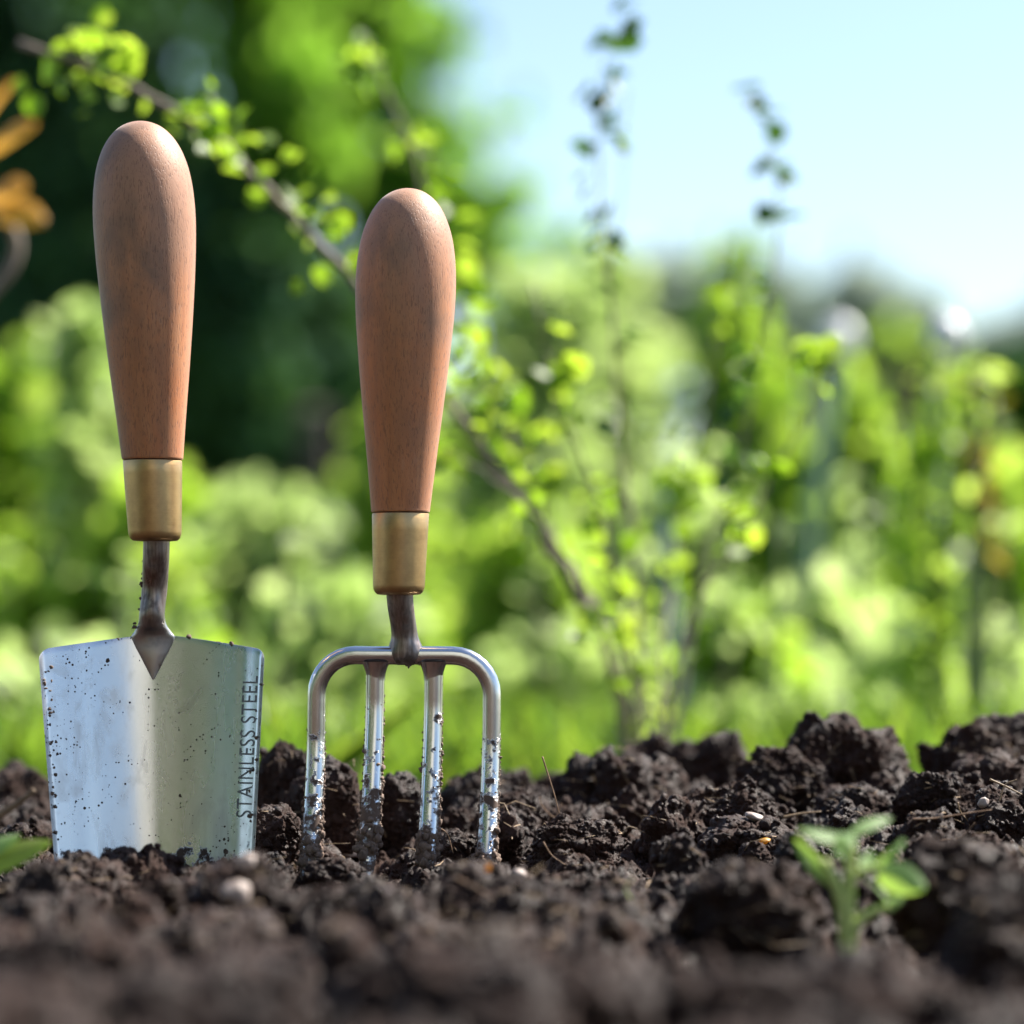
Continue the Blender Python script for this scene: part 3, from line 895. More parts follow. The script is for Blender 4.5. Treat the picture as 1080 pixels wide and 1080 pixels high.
# ------------------------------------------------------------------ leafy shrubs behind
G = 'leafy plants growing behind the soil bed'
SH = [
 ('leafy_shrub', 'bright leafy shrub at the left edge, left of the trowel handle', 20, 372, 95, 2.3, .034, 700, 'bright', 51),
 ('leafy_shrub', 'leafy plant with one tall tip beside the trowel handle at the left', 86, 325, 48, 2.1, .034, 260, 'pale', 52),
 ('leafy_shrub', 'low leafy plant behind the neck of the trowel', 165, 505, 95, 2.0, .030, 620, 'bright', 53),
 ('leafy_shrub', 'bushy plant filling the gap between trowel and fork, below the dark hollow', 262, 520, 90, 2.5, .032, 700, 'pale', 54),
 ('leafy_shrub', 'tall yellow green shrub behind the fork handle', 405, 440, 80, 2.8, .036, 800, 'bright', 55),
 ('leafy_shrub', 'yellow green plant low behind the fork tines', 350, 622, 90, 1.95, .028, 420, 'pale', 56),
 ('leafy_shrub', 'tall pale shrub right of the fork handle, below the lit tree', 545, 300, 90, 3.1, .040, 1000, 'pale', 57),
 ('leafy_shrub', 'loose tall shrub behind the middle of the fruit bush', 650, 268, 95, 3.5, .042, 1000, 'pale', 58),
 ('leafy_shrub', 'mid green shrub on the skyline below the upright sprig', 775, 252, 85, 3.4, .042, 900, 'mid', 59),
 ('leafy_shrub', 'short mid green shrub in front of the brown boards', 852, 480, 80, 2.7, .032, 650, 'mid', 60),
 ('leafy_shrub', 'yellow green shrub with a tall tip against the brown boards', 912, 408, 52, 2.4, .032, 380, 'bright', 61),
 ('leafy_shrub', 'bright broad leaved shrub near the right edge beside the pale cane', 1030, 470, 80, 2.3, .044, 420, 'bright', 62),
 ('leafy_shrub', 'leafy plant in the centre right behind the bush stems', 720, 500, 100, 2.4, .030, 720, 'pale', 63),
 ('leafy_shrub', 'leafy plant left of the fruit bush stem, right of the fork', 560, 545, 95, 2.2, .030, 650, 'bright', 64),
 ('leafy_shrub', 'low plant right of the fork tines near the ridge', 610, 680, 90, 1.9, .026, 360, 'pale', 65),
 ('leafy_shrub', 'low bright plant right of the bush stem near the ridge', 780, 640, 85, 1.95, .028, 420, 'bright', 66),
 ('leafy_shrub', 'leafy plant behind the tallest clod at the right', 895, 610, 90, 2.1, .030, 520, 'pale', 67),
 ('leafy_shrub', 'shaded green plant at the right edge above the ridge', 1045, 600, 70, 2.6, .034, 520, 'mid', 68),
 ('leafy_shrub', 'leafy plant low at the far left behind the trowel blade', 30, 610, 90, 2.0, .030, 480, 'bright', 69),
 ('leafy_shrub', 'mid green plant between the fork handle and the bush', 480, 430, 75, 3.3, .040, 560, 'mid', 70),
]
for nm, lab, px, top, half, Y, lf, n, mt, sd in SH:
    shrub(nm, lab, 'shrub', px, top, half, Y * 1.35, lf * 1.12, int(n * 1.9), mt, sd, group=G)
rg = np.random.default_rng(9)
for px, top, Y in [(120, 600, 2.2), (205, 560, 2.4), (288, 575, 2.1), (590, 470, 2.5), (655, 505, 2.2), (760, 455, 2.3), (815, 560, 2.1), (905, 500, 2.6), (1062, 560, 2.2)]:
    b = at(px, 760, Y); b.z = -.06; tp = at(px + rg.uniform(-18, 18), top, Y) - b
    t = thing('plant_stalk', 'thin upright stalk with a few small leaves among the leafy plants', 'stalk', b, 'thin stalks among the plants')
    P = smooth_path([(0, 0, 0), tuple(np.array(tp) * .5 + rg.normal(size=3) * .006), tuple(tp)], 16)
    V, F = tube(P, list(np.linspace(.0038, .0016, 16)), 8); mesh_obj('stem', V, F, M['greenstem' if px % 2 else 'post'], t)
    q = P[rg.integers(5, 16, 14)] + rg.normal(size=(14, 3)) * .006
    V, F = leaf_cloud(q, .022, rg); mesh_obj('foliage', V, F, M['pale'], t, smooth=False)
shrub('gooseberry_shrub', 'shrub with reddish young leaves on its tip, around the pale cane at the right', 'shrub', 1000, 372, 60, 2.2, .022, 240, 'bright', 80, nst=4)
shrub('rose_shoot', 'shoot with red tinted leaves rising right of the pale cane', 'plant', 1030, 385, 24, 2.1, .018, 36, 'redtip', 81, nst=3, bare=.7)

# grass beyond the bed: nobody could count it
rg = np.random.default_rng(5)
n = 26000
yy = 1.75 + 7.5 * rg.random(n) ** 1.6; xx = (rg.random(n) * 2 - 1) * (.22 * yy + .12)
hh = rg.uniform(.03, .11, n) * (1 + .05 * yy); ww = rg.uniform(.0018, .004, n) * (1 + .12 * yy)
aa = rg.uniform(0, 6.28, n); ln = rg.normal(size=(n, 2)) * .4
b = np.stack([xx, yy, np.full(n, -.064)], 1)
sd = np.stack([np.cos(aa), np.sin(aa), np.zeros(n)], 1) * ww[:, None]
m1 = b + np.stack([ln[:, 0] * hh * .35, ln[:, 1] * hh * .35, hh * .6], 1)
tp = b + np.stack([ln[:, 0] * hh, ln[:, 1] * hh, hh], 1)
V = np.stack([b - sd, b + sd, m1 + sd * .8, tp, m1 - sd * .8], 1).reshape(-1, 3)
i = np.arange(n)[:, None] * 5
F = [tuple(r) for r in (i + np.array([[0, 1, 2, 3, 4]])).tolist()]
tag(mesh_obj('grass', V, np.array(F, np.int32), M['grass'], smooth=False), kind='stuff')

rg = np.random.default_rng(6)
n = 7000
yy = 2.2 + 3.2 * rg.random(n) ** 1.3; xx = (rg.random(n) * 2 - 1) * (.22 * yy + .1)
zz = -.06 + rg.random(n) ** 1.4 * (.10 + .05 * np.sin(xx * 9 + 2 * yy))
V, F = leaf_cloud(np.stack([xx, yy, zz], 1), .030, rg, up=np.array([0, 0, .4]), ratio=.8)
tag(mesh_obj('ground_cover', V, F, M['pale'], smooth=False), kind='stuff')

# ------------------------------------------------------------------ trees
def tree(name, label, bx, Y, blobs, trunk_r, th, n, leaf, mat, seed, group=None, flatten=.8, base_z=-.06, ratio=.7, clump=32, soft=False):
    """blobs: (px, py, Y, rx px, rz px) ellipsoids of the crown"""
    rg = np.random.default_rng(seed)
    o = at(bx, 700, Y); root = Vector((o.x, Y, base_z))
    t = thing(name, label, 'tree', root, group)
    top = at(bx, th, Y).z - base_z
    P = smooth_path([(0, 0, 0), (rg.normal() * .05, 0, top * .35), (rg.normal() * .08, .02, top * .7), (0, 0, top)], 16)
    V, F = tube(P, list(np.linspace(trunk_r, trunk_r * .25, 16)), 12)
    tr = mesh_obj('trunk', V, F, M['trunk'], t)
    tot = sum(b[3] * b[4] for b in blobs); pos = []
    mb = MB()
    for px, py, By, rx, rz in blobs:
        c = at(px, py, By) - root; s_ = By / FPX
        k = max(4, int(n * rx * rz / tot / clump))
        d = rg.normal(size=(k, 3)); d /= np.linalg.norm(d, axis=1)[:, None]
        rr = rg.random(k)[:, None] ** .45
        if soft: rr = np.abs(rg.normal(size=(k, 1))) * .62
        cc = np.array(c) + d * rr * np.array([rx * s_, (rx + rz) / 2 * s_ * flatten, rz * s_])
        for q in cc:
            pos.append(q + rg.normal(size=(clump, 3)) * np.array([1, 1, .6]) * rx * s_ * .13)
        h0 = min(max(c.z * .6, top * .2), top * .9)
        a = P[int(h0 / top * 15)]
        L = smooth_path([tuple(a), ((a[0] + c.x) / 2, (a[1] + c.y) / 2, (a[2] + c.z) / 2 + .02), tuple(c)], 8)
        V, F = tube(L, list(np.linspace(trunk_r * .35, trunk_r * .1, 8)), 7); mb.add(V, F)
        for q in cc[:5]:
            L = smooth_path([tuple(c), tuple((np.array(c) + q) / 2 + np.array([0, 0, .02])), tuple(q)], 6)
            V, F = tube(L, list(np.linspace(trunk_r * .12, trunk_r * .03, 6)), 5); mb.add(V, F)
    mb.build('limb', M['trunk'], tr)
    pos = np.concatenate(pos); pos[:, 2] = np.maximum(pos[:, 2], .04)
    V, F = leaf_cloud(pos, leaf, rg, ratio=ratio)
    mesh_obj('crown', V, F, M[mat], t, smooth=False)
    return t

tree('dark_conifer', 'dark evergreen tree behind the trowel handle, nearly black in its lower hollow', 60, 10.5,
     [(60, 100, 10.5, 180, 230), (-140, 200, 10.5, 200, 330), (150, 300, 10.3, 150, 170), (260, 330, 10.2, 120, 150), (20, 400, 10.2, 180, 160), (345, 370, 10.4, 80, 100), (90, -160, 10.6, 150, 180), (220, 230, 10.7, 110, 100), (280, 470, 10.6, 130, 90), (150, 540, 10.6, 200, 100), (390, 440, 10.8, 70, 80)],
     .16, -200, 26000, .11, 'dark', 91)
tree('broadleaf_tree', 'fresh green sunlit tree rising above and right of the dark evergreen', 400, 13,
     [(380, 60, 13, 120, 130), (290, -40, 13.2, 130, 120), (440, 200, 12.8, 90, 110), (330, 180, 12.9, 100, 80), (490, 250, 12.6, 80, 100), (410, -120, 13, 110, 110), (560, 330, 12.5, 70, 70), (285, 60, 10.0, 75, 110), (330, 160, 10.1, 60, 60), (250, -30, 10.0, 60, 60)],
     .13, 0, 17000, .10, 'lit', 92, soft=True)
FT = 'blurred trees on the far skyline'
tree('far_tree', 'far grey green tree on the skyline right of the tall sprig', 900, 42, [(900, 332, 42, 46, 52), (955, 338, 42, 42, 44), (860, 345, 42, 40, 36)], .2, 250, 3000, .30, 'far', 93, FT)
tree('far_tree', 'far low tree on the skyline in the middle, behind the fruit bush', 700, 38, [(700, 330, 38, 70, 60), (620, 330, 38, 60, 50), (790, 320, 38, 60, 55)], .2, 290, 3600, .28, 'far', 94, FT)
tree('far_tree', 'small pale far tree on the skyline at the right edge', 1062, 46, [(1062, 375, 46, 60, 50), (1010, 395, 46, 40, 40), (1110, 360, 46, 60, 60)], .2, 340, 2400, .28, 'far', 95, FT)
tree('round_tree', 'round green tree between the two white blurs, over the brown boards', 955, 16, [(955, 392, 16, 46, 52), (915, 420, 16, 40, 40), (995, 425, 16, 40, 40)], .06, 380, 3000, .09, 'mid', 96)
tree('dark_bush', 'dark green dense bush at the right edge of the garden', 1075, 7.5, [(1078, 450, 7.5, 60, 70), (1060, 520, 7.5, 60, 60), (1130, 480, 7.5, 70, 90)], .05, 420, 4000, .06, 'hedge', 97)
# woodland that closes the view far away, to both sides of the frame
rg = np.random.default_rng(46)
n = 9000
xx = rg.uniform(-70, 70, n); yy = 75 + rg.normal(size=n) * 4
pos = np.stack([xx, yy, rg.random(n) ** .7 * (3.6 + 1.3 * np.sin(xx * .35) + .8 * np.sin(xx * 1.1 + 1))], 1)
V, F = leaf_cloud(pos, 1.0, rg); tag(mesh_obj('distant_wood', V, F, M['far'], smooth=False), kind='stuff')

# the hedge that the trowel mirrors: it stands behind the photographer, to the left
rg = np.random.default_rng(44)
hedge = thing('privet_hedge', 'clipped green hedge on the near side of the garden', 'hedge', (-4.2, -3.0, -.062))
pos = (rg.random((40000, 3)) - .5) * np.array([7.6, .9, 0]) + np.array([0, 0, 1]) * (rg.random((40000, 1)) ** .8 * 3.5)
V, F = leaf_cloud(pos, .07, rg); mesh_obj('foliage', V, F, M['hedge'], hedge, smooth=False)
for x in np.linspace(-3.4, 3.4, 10):
    V, F = tube([(x, 0, 0), (x + .02, .01, .7), (x - .03, 0, 1.6)], [.02, .016, .008], 8); mesh_obj('stem', V, F, M['trunk'], hedge)

# unseen building added behind the camera for warm fill light, mirrored in the steel
fill_house = thing('fill_house', 'pale rendered building added out of view to bounce fill light', 'fill_house', (-2.6, -6.2, -.062))
def slab(mb, x0, x1, y0, y1, z0, z1):
    V = [(x, y, z) for z in (z0, z1) for y in (y0, y1) for x in (x0, x1)]
    mb.add(V, [(0, 2, 3, 1), (4, 5, 7, 6), (0, 1, 5, 4), (2, 6, 7, 3), (0, 4, 6, 2), (1, 3, 7, 5)])
mb = MB()
for a, b, c, d in [(-4.5, -2.6, 0, 5), (-1.4, 1.2, 0, 5), (2.2, 4.3, 0, 5), (-2.6, -1.4, 0, .95), (-2.6, -1.4, 2.2, 5), (1.2, 2.2, 2.1, 5)]:
    slab(mb, a, b, -5, 0, c, d)
mb.build('wall', M['render'], fill_house, smooth=False)
mb = MB(); slab(mb, -2.6, -1.4, -.14, -.11, .95, 2.2); wn = mb.build('window', M['pane'], fill_house, smooth=False)
mb = MB()
for a, b, c, d in [(-2.6, -2.53, .95, 2.2), (-1.47, -1.4, .95, 2.2), (-2.53, -1.47, .95, 1.02), (-2.53, -1.47, 2.13, 2.2), (-2.03, -1.97, 1.02, 2.13)]: slab(mb, a, b, -.11, -.06, c, d)
mb.build('frame', M['white'], wn, smooth=False)
mb = MB(); slab(mb, 1.2, 2.2, -.14, -.08, 0, 2.1); mb.build('door', M['post'], fill_house, smooth=False)
V = [(-4.7, .35, 4.95), (4.5, .35, 4.95), (4.5, -5.35, 4.95), (-4.7, -5.35, 4.95), (-4.7, -2.5, 7.2), (4.5, -2.5, 7.2)]
mesh_obj('roof', V, [(0, 1, 5, 4), (2, 3, 4, 5), (0, 4, 3), (1, 2, 5), (0, 3, 2, 1)], M['roof'], fill_house, smooth=False)

# low timber wall added out of view as a dark reflection in the tines
tw_ = thing('reflection_wall', 'low brown timber wall added out of view to darken the tine reflections', 'added wall', (0, -1.75, -.062))
for k in range(2):
    mb = MB(); slab(mb, -2.4, 2.4, -.10 - .004 * k, 0 - .003 * (k % 2), .18 * k, .18 * k + .174)
    mb.build('sleeper', M['boards'], tw_, smooth=False)

# brown boarded fence and a post
def box(mb, c, s):
    x, y, z = c; a, b, d = s[0] / 2, s[1] / 2, s[2] / 2
    V = [(x + i * a, y + j * b, z + k * d) for k in (-1, 1) for j in (-1, 1) for i in (-1, 1)]
    mb.add(V, [(0, 2, 3, 1), (4, 5, 7, 6), (0, 1, 5, 4), (2, 6, 7, 3), (0, 4, 6, 2), (1, 3, 7, 5)])
A = at(780, 700, 13); Bp = at(1010, 700, 13); hz = at(880, 372, 13).z
fence = thing('board_fence', 'low brown boarded fence below the round tree', 'fence', ((A.x + Bp.x) / 2, 13, -.06))
L = Bp.x - A.x; nb = 9; mb = MB()
for k in range(nb):
    box(mb, (-L / 2 + (k + .5) * L / nb, 0, (hz + .06) / 2 + .01 * (k % 3)), (L / nb - .012, .02, hz + .04))
mb.build('board', M['boards'], fence, smooth=False)
mb = MB()
for z in (.25, .85): box(mb, (0, .03, z), (L, .035, .08))
mb.build('rail', M['boards'], fence, smooth=False)
p0 = at(333, 700, 6.0); zt = at(333, 440, 6.0).z
post = thing('fence_post', 'weathered wooden post left of the fork collar, at the edge of the dark hollow', 'post', (p0.x, 6.0, -.06))
mb = MB(); box(mb, (0, 0, (zt + .06) / 2), (.055, .055, zt + .06)); po = mb.build('shaft', M['post'], post, smooth=False)
bv = po.modifiers.new('b', 'BEVEL'); bv.width = .004; bv.segments = 2
V, F = loft([np.array([(-.034, -.034, zt + .06), (.034, -.034, zt + .06), (.034, .034, zt + .06), (-.034, .034, zt + .06)]), np.array([(-.034, -.034, zt + .07), (.034, -.034, zt + .07), (.034, .034, zt + .07), (-.034, .034, zt + .07)]), np.array([(-.004, -.004, zt + .085), (.004, -.004, zt + .085), (.004, .004, zt + .085), (-.004, .004, zt + .085)])])
mesh_obj('cap', V, F, M['post'], post, smooth=False)

# pale canes; white balls added on two for bright blurred highlights
def cane(lab, pts, Y, r):
    q = [at(x, y, Y) for x, y in pts]; b = q[0].copy(); b.z = -.06
    P = [Vector((0, 0, 0))] + [v - b for v in q]
    P = smooth_path([tuple(v) for v in P], 40)
    rad = [r * (1.0 + (.14 if i % 8 == 0 else 0)) for i in range(40)]
    V, F = tube(P, rad, 12)
    return tag(mesh_obj('garden_cane', V, F, M['cane'], None, loc=b), lab, 'cane', 'pale canes among the plants'), Vector(P[-1]) + b
c1, t1 = cane('pale green cane leaning at the right, beside the broad leaved shrub', [(945, 790), (965, 650), (985, 500), (998, 368)], 2.25, .0075)
c2, t2 = cane('pale cane on the right rising in front of the brown boards', [(838, 790), (852, 600), (868, 470), (884, 372)], 3.0, .0075)
c3, t3 = cane('thin pale cane behind the right side of the fruit bush', [(725, 790), (705, 640), (694, 500)], 2.1, .005)
def cap(lab, c, r):
    prof = [(-1.15, .45), (-1.0, .62), (-.7, .86), (-.25, 1.0), (.2, .98), (.6, .78), (.88, .45), (1.0, .08)]
    k = 28; rings = []
    for z, q in smooth_path(prof, 24):
        a = np.linspace(0, 2 * math.pi, k, endpoint=False); rings.append(np.stack([r * q * np.cos(a), r * q * np.sin(a), np.full(k, r * z)], 1))
    V, F = loft(rings)
    return tag(mesh_obj('cane_highlight', V, F, M['white'], None, loc=c + Vector((0, 0, r * .8))), lab, 'highlight ball', 'white balls added on the canes')
cap('round white ball added as a bright blur on the leaning cane at the right', t1, .014)
cap('round white ball added as a bright blur on the cane before the brown boards', t2, .019)

# ------------------------------------------------------------------ plant with orange leaves, left edge
OB = at(-60, 800, 1.7); OB.z = -.01
orange = thing('orange_leaved_plant', 'curling stem with orange young leaves at the left edge', 'plant', OB)
def pix_path(pts, Y, o, n=40): return smooth_path([tuple(at(x, y, Y) - o) for x, y in pts], n)
P = pix_path([(-60, 805), (-75, 600), (-70, 430), (-30, 335), (8, 288), (18, 255), (4, 228), (-14, 205)], 1.7, OB, 60)
V, F = tube(P, list(np.linspace(.0036, .0030, 60)), 10); mesh_obj('stem', V, F, M['bark'], orange)
P2 = pix_path([(-14, 205), (-18, 150), (-14, 90)], 1.7, OB, 16); V, F = tube(P2, .0016, 8); mesh_obj('stem', V, F, M['bark'], orange)
def big_leaf(mb, base, tip, width, side=None, cup=.25, n=12, shape=1.0):
    """pointed oval leaf from base to tip"""
    b = np.array(base); t = np.array(tip); d = t - b; L = np.linalg.norm(d); d /= L
    s_ = np.array(side if side is not None else (d[2], 0, -d[0]), float); s_ -= d * s_.dot(d); s_ /= np.linalg.norm(s_)
    nn = np.cross(s_, d); Vs = []; Fs = []
    cols = 5
    for i in range(n + 1):
        u = i / n; w = width * (math.sin(math.pi * min(1, u * .96 + .02) ** shape) ** .75)
        for j in range(cols):
            v = (j / (cols - 1)) * 2 - 1
            Vs.append(b + d * L * u + s_ * w * v + nn * (cup * width * v * v - .10 * L * math.sin(math.pi * u) * .6))
    for i in range(n):
        for j in range(cols - 1):
            a = i * cols + j; Fs.append((a, a + 1, a + cols + 1, a + cols))
    mb.add(Vs, Fs)
def pl(px, py, Y, o): return tuple(at(px, py, Y) - o)
for (bx, by, tx, ty, w) in [(-12, 205, 26, 196, .0105), (-8, 215, 46, 232, .0100), (-16, 160, 36, 128, .0095), (-14, 120, 12, 84, .009), (-20, 100, -30, 60, .009), (-20, 150, -60, 140, .006)]:
    mb = MB(); big_leaf(mb, pl(bx, by, 1.7, OB), pl(tx, ty, 1.68, OB), w, side=(.2, .5, .8)); mb.build('leaf', M['orange'], orange)

# ------------------------------------------------------------------ seedling and weed
YS = .90
SO = at(893, 1006, YS)
seedling = thing('seedling', 'small green seedling with pale round leaves in front of the soil ridge', 'seedling', SO)
def stalk(pts, r0, r1, name='stem', Y=YS):
    P = pix_path(pts, Y, SO, 24); V, F = tube(P, list(np.linspace(r0, r1, 24)), 10); return mesh_obj(name, V, F, M['seedstem'], seedling)
stalk([(893, 1010), (889, 960), (880, 930), (868, 908)], .0022, .0015)
stalk([(893, 1010), (895, 960), (896, 925), (898, 890)], .0023, .0014)
stalk([(893, 1010), (902, 978), (920, 962), (945, 955)], .0017, .0011)
stalk([(896, 928), (912, 918), (930, 916)], .0011, .0009)
SL = [((880, 935), (838, 885), .0030, (.9, .3, .3), .90), ((898, 885), (843, 876), .0030, (0, .75, .6), .89), ((896, 880), (940, 862), .0028, (0, .8, .55), .91), ((888, 878), (898, 893), .0032, (.9, .3, .2), .885),
      ((898, 905), (880, 888), .0030, (.7, .4, .6), .91), ((925, 918), (976, 936), .0046, (.1, .35, .9), .895), ((925, 915), (955, 888), .0042, (.6, .5, .5), .91), ((912, 925), (938, 950), .0036, (.5, .6, -.4), .90), ((930, 960), (952, 945), .0030, (.2, .7, .6), .90), ((912, 918), (918, 898), .003, (.8, .3, .2), .91)]
for (bx, by), (tx, ty), w, sd, Y in SL:
    mb = MB(); big_leaf(mb, pl(bx, by, YS, SO), pl(tx, ty, Y, SO), w * (.8 if w < .004 else 1.08), side=sd, cup=.2, shape=.9); mb.build('leaf', M['seed'], seedling)
WO = at(-30, 930, .96)
weed = thing('weed', 'low weed with a bright green leaf at the left edge in front of the trowel', 'plant', WO)
for (bx, by, tx, ty, w, mt) in [(-30, 922, 52, 886, .0046, 'bright'), (-40, 915, 20, 880, .0034, 'seed'), (-40, 920, -70, 880, .004, 'bright')]:
    mb = MB(); big_leaf(mb, pl(bx, by, .96, WO), pl(tx, ty, .96, WO), w, side=(.1, .55, .85)); mb.build('leaf', M[mt], weed)
P = pix_path([(-30, 940), (-32, 922), (-34, 915)], .96, WO, 8); V, F = tube(P, .0013, 8); mesh_obj('stem', V, F, M['seedstem'], weed)

# ------------------------------------------------------------------ litter: rays find the surface so that it lies on the soil
bpy.context.view_layer.update()
DG = bpy.context.evaluated_depsgraph_get()
SOILISH = ('soil',)
def drop(px, py):
    """first soil surface seen at that pixel"""
    o = Vector((0, 0, EYE)); p = at(px, py, 1.0); d = (p - o).normalized()
    org = o.copy()
    for _ in range(12):
        ok, loc, nor, idx, ob, mt = C.ray_cast(DG, org, d, distance=3)
        if not ok: return None, None
        if ob.name.startswith('soil'): return loc.copy(), nor.copy()
        org = loc + d * .0005
    return None, None

def fibre(pix, r, mat, name, lab, cat, group, lift=.0015):
    pts = []
    for px, py in pix:
        l, n_ = drop(px, py)
        if l is None: continue
        pts.append(l)
    if len(pts) < 2: return
    Ymean = sorted(p.y for p in pts)[0] - .002
    q = [at(px, py, Ymean) for px, py in pix]
    b = q[0].copy(); P = smooth_path([tuple(v - b) for v in q], 26)
    V, F = tube(P, list(np.linspace(r, r * .5, 26)), 6)
    tag(mesh_obj(name, V, F, M[mat], None, loc=b), lab, cat, group)
RG = 'dry roots and straws on the soil'
fibre([(572, 798), (584, 836), (590, 858)], .00035, 'fibre', 'dry_root', 'thin dry root curving over the clod below the bush stems', 'root', RG)
fibre([(592, 848), (585, 862), (572, 850), (569, 840)], .00035, 'fibre', 'dry_root', 'short looped dry root beside the clod with hanging roots', 'root', RG)
fibre([(573, 888), (582, 902), (596, 912)], .0003, 'fibre', 'dry_root', 'fine dry root on the crumbly heap right of the fork', 'root', RG)
fibre([(826, 862), (846, 858), (866, 856)], .0006, 'straw', 'straw', 'short straight straw behind the seedling leaves', 'straw', RG)
fibre([(1010, 846), (1013, 856), (1021, 866), (1023, 872)], .0003, 'straw', 'straw', 'thin bent straw on the pitted clod right of the seedling', 'straw', RG)
fibre([(962, 864), (986, 863), (1018, 858), (1046, 854)], .0004, 'fibre', 'dry_root', 'long level root lying below the pitted clod at the right', 'root', RG)
fibre([(992, 886), (1014, 882), (1028, 868)], .0003, 'fibre', 'dry_root', 'curved root in the dark hollow under the long level root', 'root', RG)
fibre([(1044, 822), (1062, 830), (1078, 838)], .0005, 'straw', 'straw', 'straw lying across the top of the fibrous clod at the right edge', 'straw', RG)
fibre([(1054, 845), (1060, 828), (1072, 822)], .0003, 'straw', 'straw', 'fine upright straw on the fibrous clod at the right edge', 'straw', RG)
fibre([(462, 872), (472, 880), (478, 900)], .0003, 'fibre', 'dry_root', 'fine root between the two right fork tines', 'root', RG)
fibre([(665, 948), (660, 938), (668, 925)], .0004, 'seedstem', 'grass_shoot', 'tiny pale green shoot in the soil left of the blurred broad clod', 'shoot', None)
fibre([(656, 880), (664, 872), (680, 878)], .0003, 'straw', 'straw', 'pale straw on the small dark clod at the centre', 'straw', RG)
fibre([(-10, 866), (20, 846), (36, 833)], .0021, 'twig', 'twig', 'brown broken twig lying on the soil at the left of the trowel', 'twig', None)
fibre([(480, 925), (500, 935), (520, 948)], .0003, 'fibre', 'dry_root', 'fine root in front of the right fork tines', 'root', RG)

def chip(px, py, w, h, mat, name, lab, cat, rot=.3, seed=1):
    l, n_ = drop(px, py)
    if l is None: return
    sc = l.y / FPX
    V, F = ico(3); V = V * (1 + .22 * vnoise(V * 1.8 + seed, seed))[:, None]
    V = V * np.array([w / 2 * sc, w / 3 * sc, h / 2 * sc])
    o = mesh_obj(name, V, F, M[mat], None, loc=l + Vector((0, -.0012, .0008))); o.rotation_euler = (.2, rot, .3)
    tag(o, lab, cat)
chip(796, 864, 22, 9, 'stone', 'wood_chip', 'pale grey wood chip on the clod behind the seedling', 'wood chip', .3, 3)
chip(1037, 849, 12, 14, 'stone', 'leaf_scrap', 'pale torn scrap on the fibrous clod at the right edge', 'scrap', .6, 4)
chip(806, 889, 14, 6, 'orange', 'bark_scrap', 'orange brown bark scrap on the soil below the wood chip', 'scrap', -.1, 5)
chip(250, 944, 34, 26, 'stone', 'pebble', 'pale round pebble blurred in front of the trowel blade', 'pebble', .1, 6)
chip(262, 912, 26, 18, 'stone', 'pebble', 'small brown pebble at the right foot of the trowel blade', 'pebble', .1, 7)
chip(376, 900, 34, 9, 'stone', 'wood_chip', 'flat pale chip on the soil in front of the second fork tine', 'wood chip', -.15, 8)
chip(515, 918, 6, 9, 'orange', 'seed_husk', 'tiny orange husk at the foot of the right fork tine', 'husk', .2, 9)
chip(548, 924, 16, 10, 'stone', 'pebble', 'small pale pebble right of the foot of the fork', 'pebble', .4, 10)

# fine crumbs over the whole bed: nobody could count them
rg = np.random.default_rng(77)
Vt = [clod_mesh(*ico(2), s, fine=False) for s in (61, 62, 63)]
protoV = []
for me in Vt:
    a = np.zeros(len(me.vertices) * 3, np.float32); me.vertices.foreach_get('co', a); protoV.append(a.reshape(-1, 3)); bpy.data.meshes.remove(me)
PF = ico(2)[1]
VV = []; FF = []; off = 0
for q in range(5200):
    if q % 3 == 0: px, py = rg.uniform(-20, 1100), rg.uniform(760, 1085)
    else: px, py = rg.uniform(-20, 1100), rg.uniform(770, 960)
    l, n_ = drop(px, py)
    if l is None or l.y > 1.9: continue
    r = rg.uniform(.0004, .0011) if rg.random() < .9 else rg.uniform(.0011, .0022)
    a, b_, c_ = rg.uniform(0, 6.28, 3)
    Rm = np.array(Euler((a, b_, c_)).to_matrix())
    v = (protoV[q % 3] * r * rg.uniform(.7, 1.2, 3)) @ Rm.T + np.array(l + n_ * r * .35)
    VV.append(v); FF.append(PF + off); off += len(v)
tag(mesh_obj('soil_crumbs', np.concatenate(VV), np.concatenate(FF), M['soil']), kind='stuff')

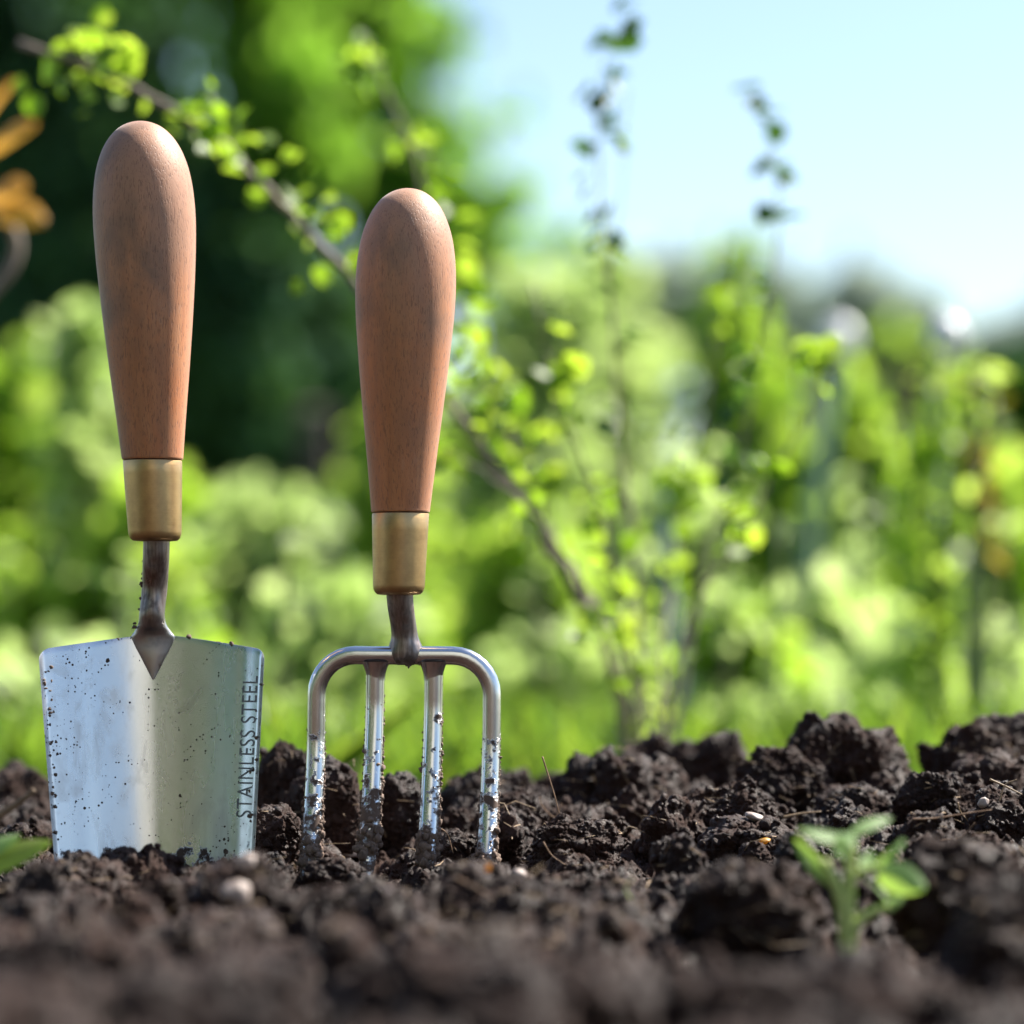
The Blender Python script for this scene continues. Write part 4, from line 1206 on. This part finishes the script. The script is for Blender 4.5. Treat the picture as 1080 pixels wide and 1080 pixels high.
rg = np.random.default_rng(78)
VV = []; FF = []; off = 0
for q in range(420):
    px, py = rg.uniform(-20, 1100), rg.uniform(775, 1000)
    l, n_ = drop(px, py)
    if l is None or l.y > 1.5: continue
    d = rg.normal(size=3); d[2] = abs(d[2]) * .35; d /= np.linalg.norm(d)
    Lh = rg.uniform(.0012, .005) * (1 if rg.random() < .8 else 2.2); r = rg.uniform(.00007, .00022)
    c = np.array(l) + np.array(n_) * .0006
    bend = rg.normal(size=3) * Lh * .25
    V, F = tube([c - d * Lh, c + bend, c + d * Lh], [r, r * 1.2, r * .6], 5)
    VV.append(V); FF += [tuple(i + off for i in f) for f in F]; off += len(V)
tag(mesh_obj('plant_debris', np.concatenate(VV), FF, M['straw']), kind='stuff')

# ------------------------------------------------------------------ light, sky, camera
SUN_EL, SUN_AZ = R(47), R(60)
w = bpy.data.worlds.new("World"); C.world = w; w.use_nodes = True
nt = w.node_tree; bg = nt.nodes['Background']
sky = nt.nodes.new('ShaderNodeTexSky'); sky.sky_type = 'NISHITA'; sky.sun_disc = False
sky.sun_elevation = SUN_EL; sky.sun_rotation = SUN_AZ; sky.altitude = 50; sky.air_density = 1.0; sky.dust_density = .7; sky.ozone_density = 1.5
nt.links.new(sky.outputs[0], bg.inputs[0]); bg.inputs[1].default_value = .063
sl = bpy.data.lights.new('sun', 'SUN'); sl.energy = 4.3; sl.angle = R(.53); sl.color = (1, .95, .86)
so = bpy.data.objects.new('sun', sl); COL.objects.link(so)
S = Vector((math.sin(SUN_AZ) * math.cos(SUN_EL), math.cos(SUN_AZ) * math.cos(SUN_EL), math.sin(SUN_EL)))
so.rotation_euler = S.to_track_quat('Z', 'Y').to_euler(); so.location = (3, 4, 5)

cd = bpy.data.cameras.new('camera'); cam = bpy.data.objects.new('camera', cd); COL.objects.link(cam)
cam.location = (0, 0, EYE); cam.rotation_euler = (math.pi / 2 + PITCH, 0, 0)
cd.sensor_fit = 'HORIZONTAL'; cd.sensor_width = 36; cd.lens = 36 * FPX / 1080
cd.clip_start = .01; cd.clip_end = 5000
cd.dof.use_dof = True; cd.dof.focus_distance = FOC - .002
cd.dof.aperture_fstop = cd.lens / 21.0
cd.dof.aperture_blades = 0
C.camera = cam
C.view_settings.view_transform = 'Standard'; C.view_settings.look = 'None'
C.view_settings.exposure = 1.72; C.view_settings.gamma = 1
C.cycles.use_denoising = True
C.cycles.max_bounces = 8; C.cycles.transparent_max_bounces = 8
C.cycles.sample_clamp_indirect = 6
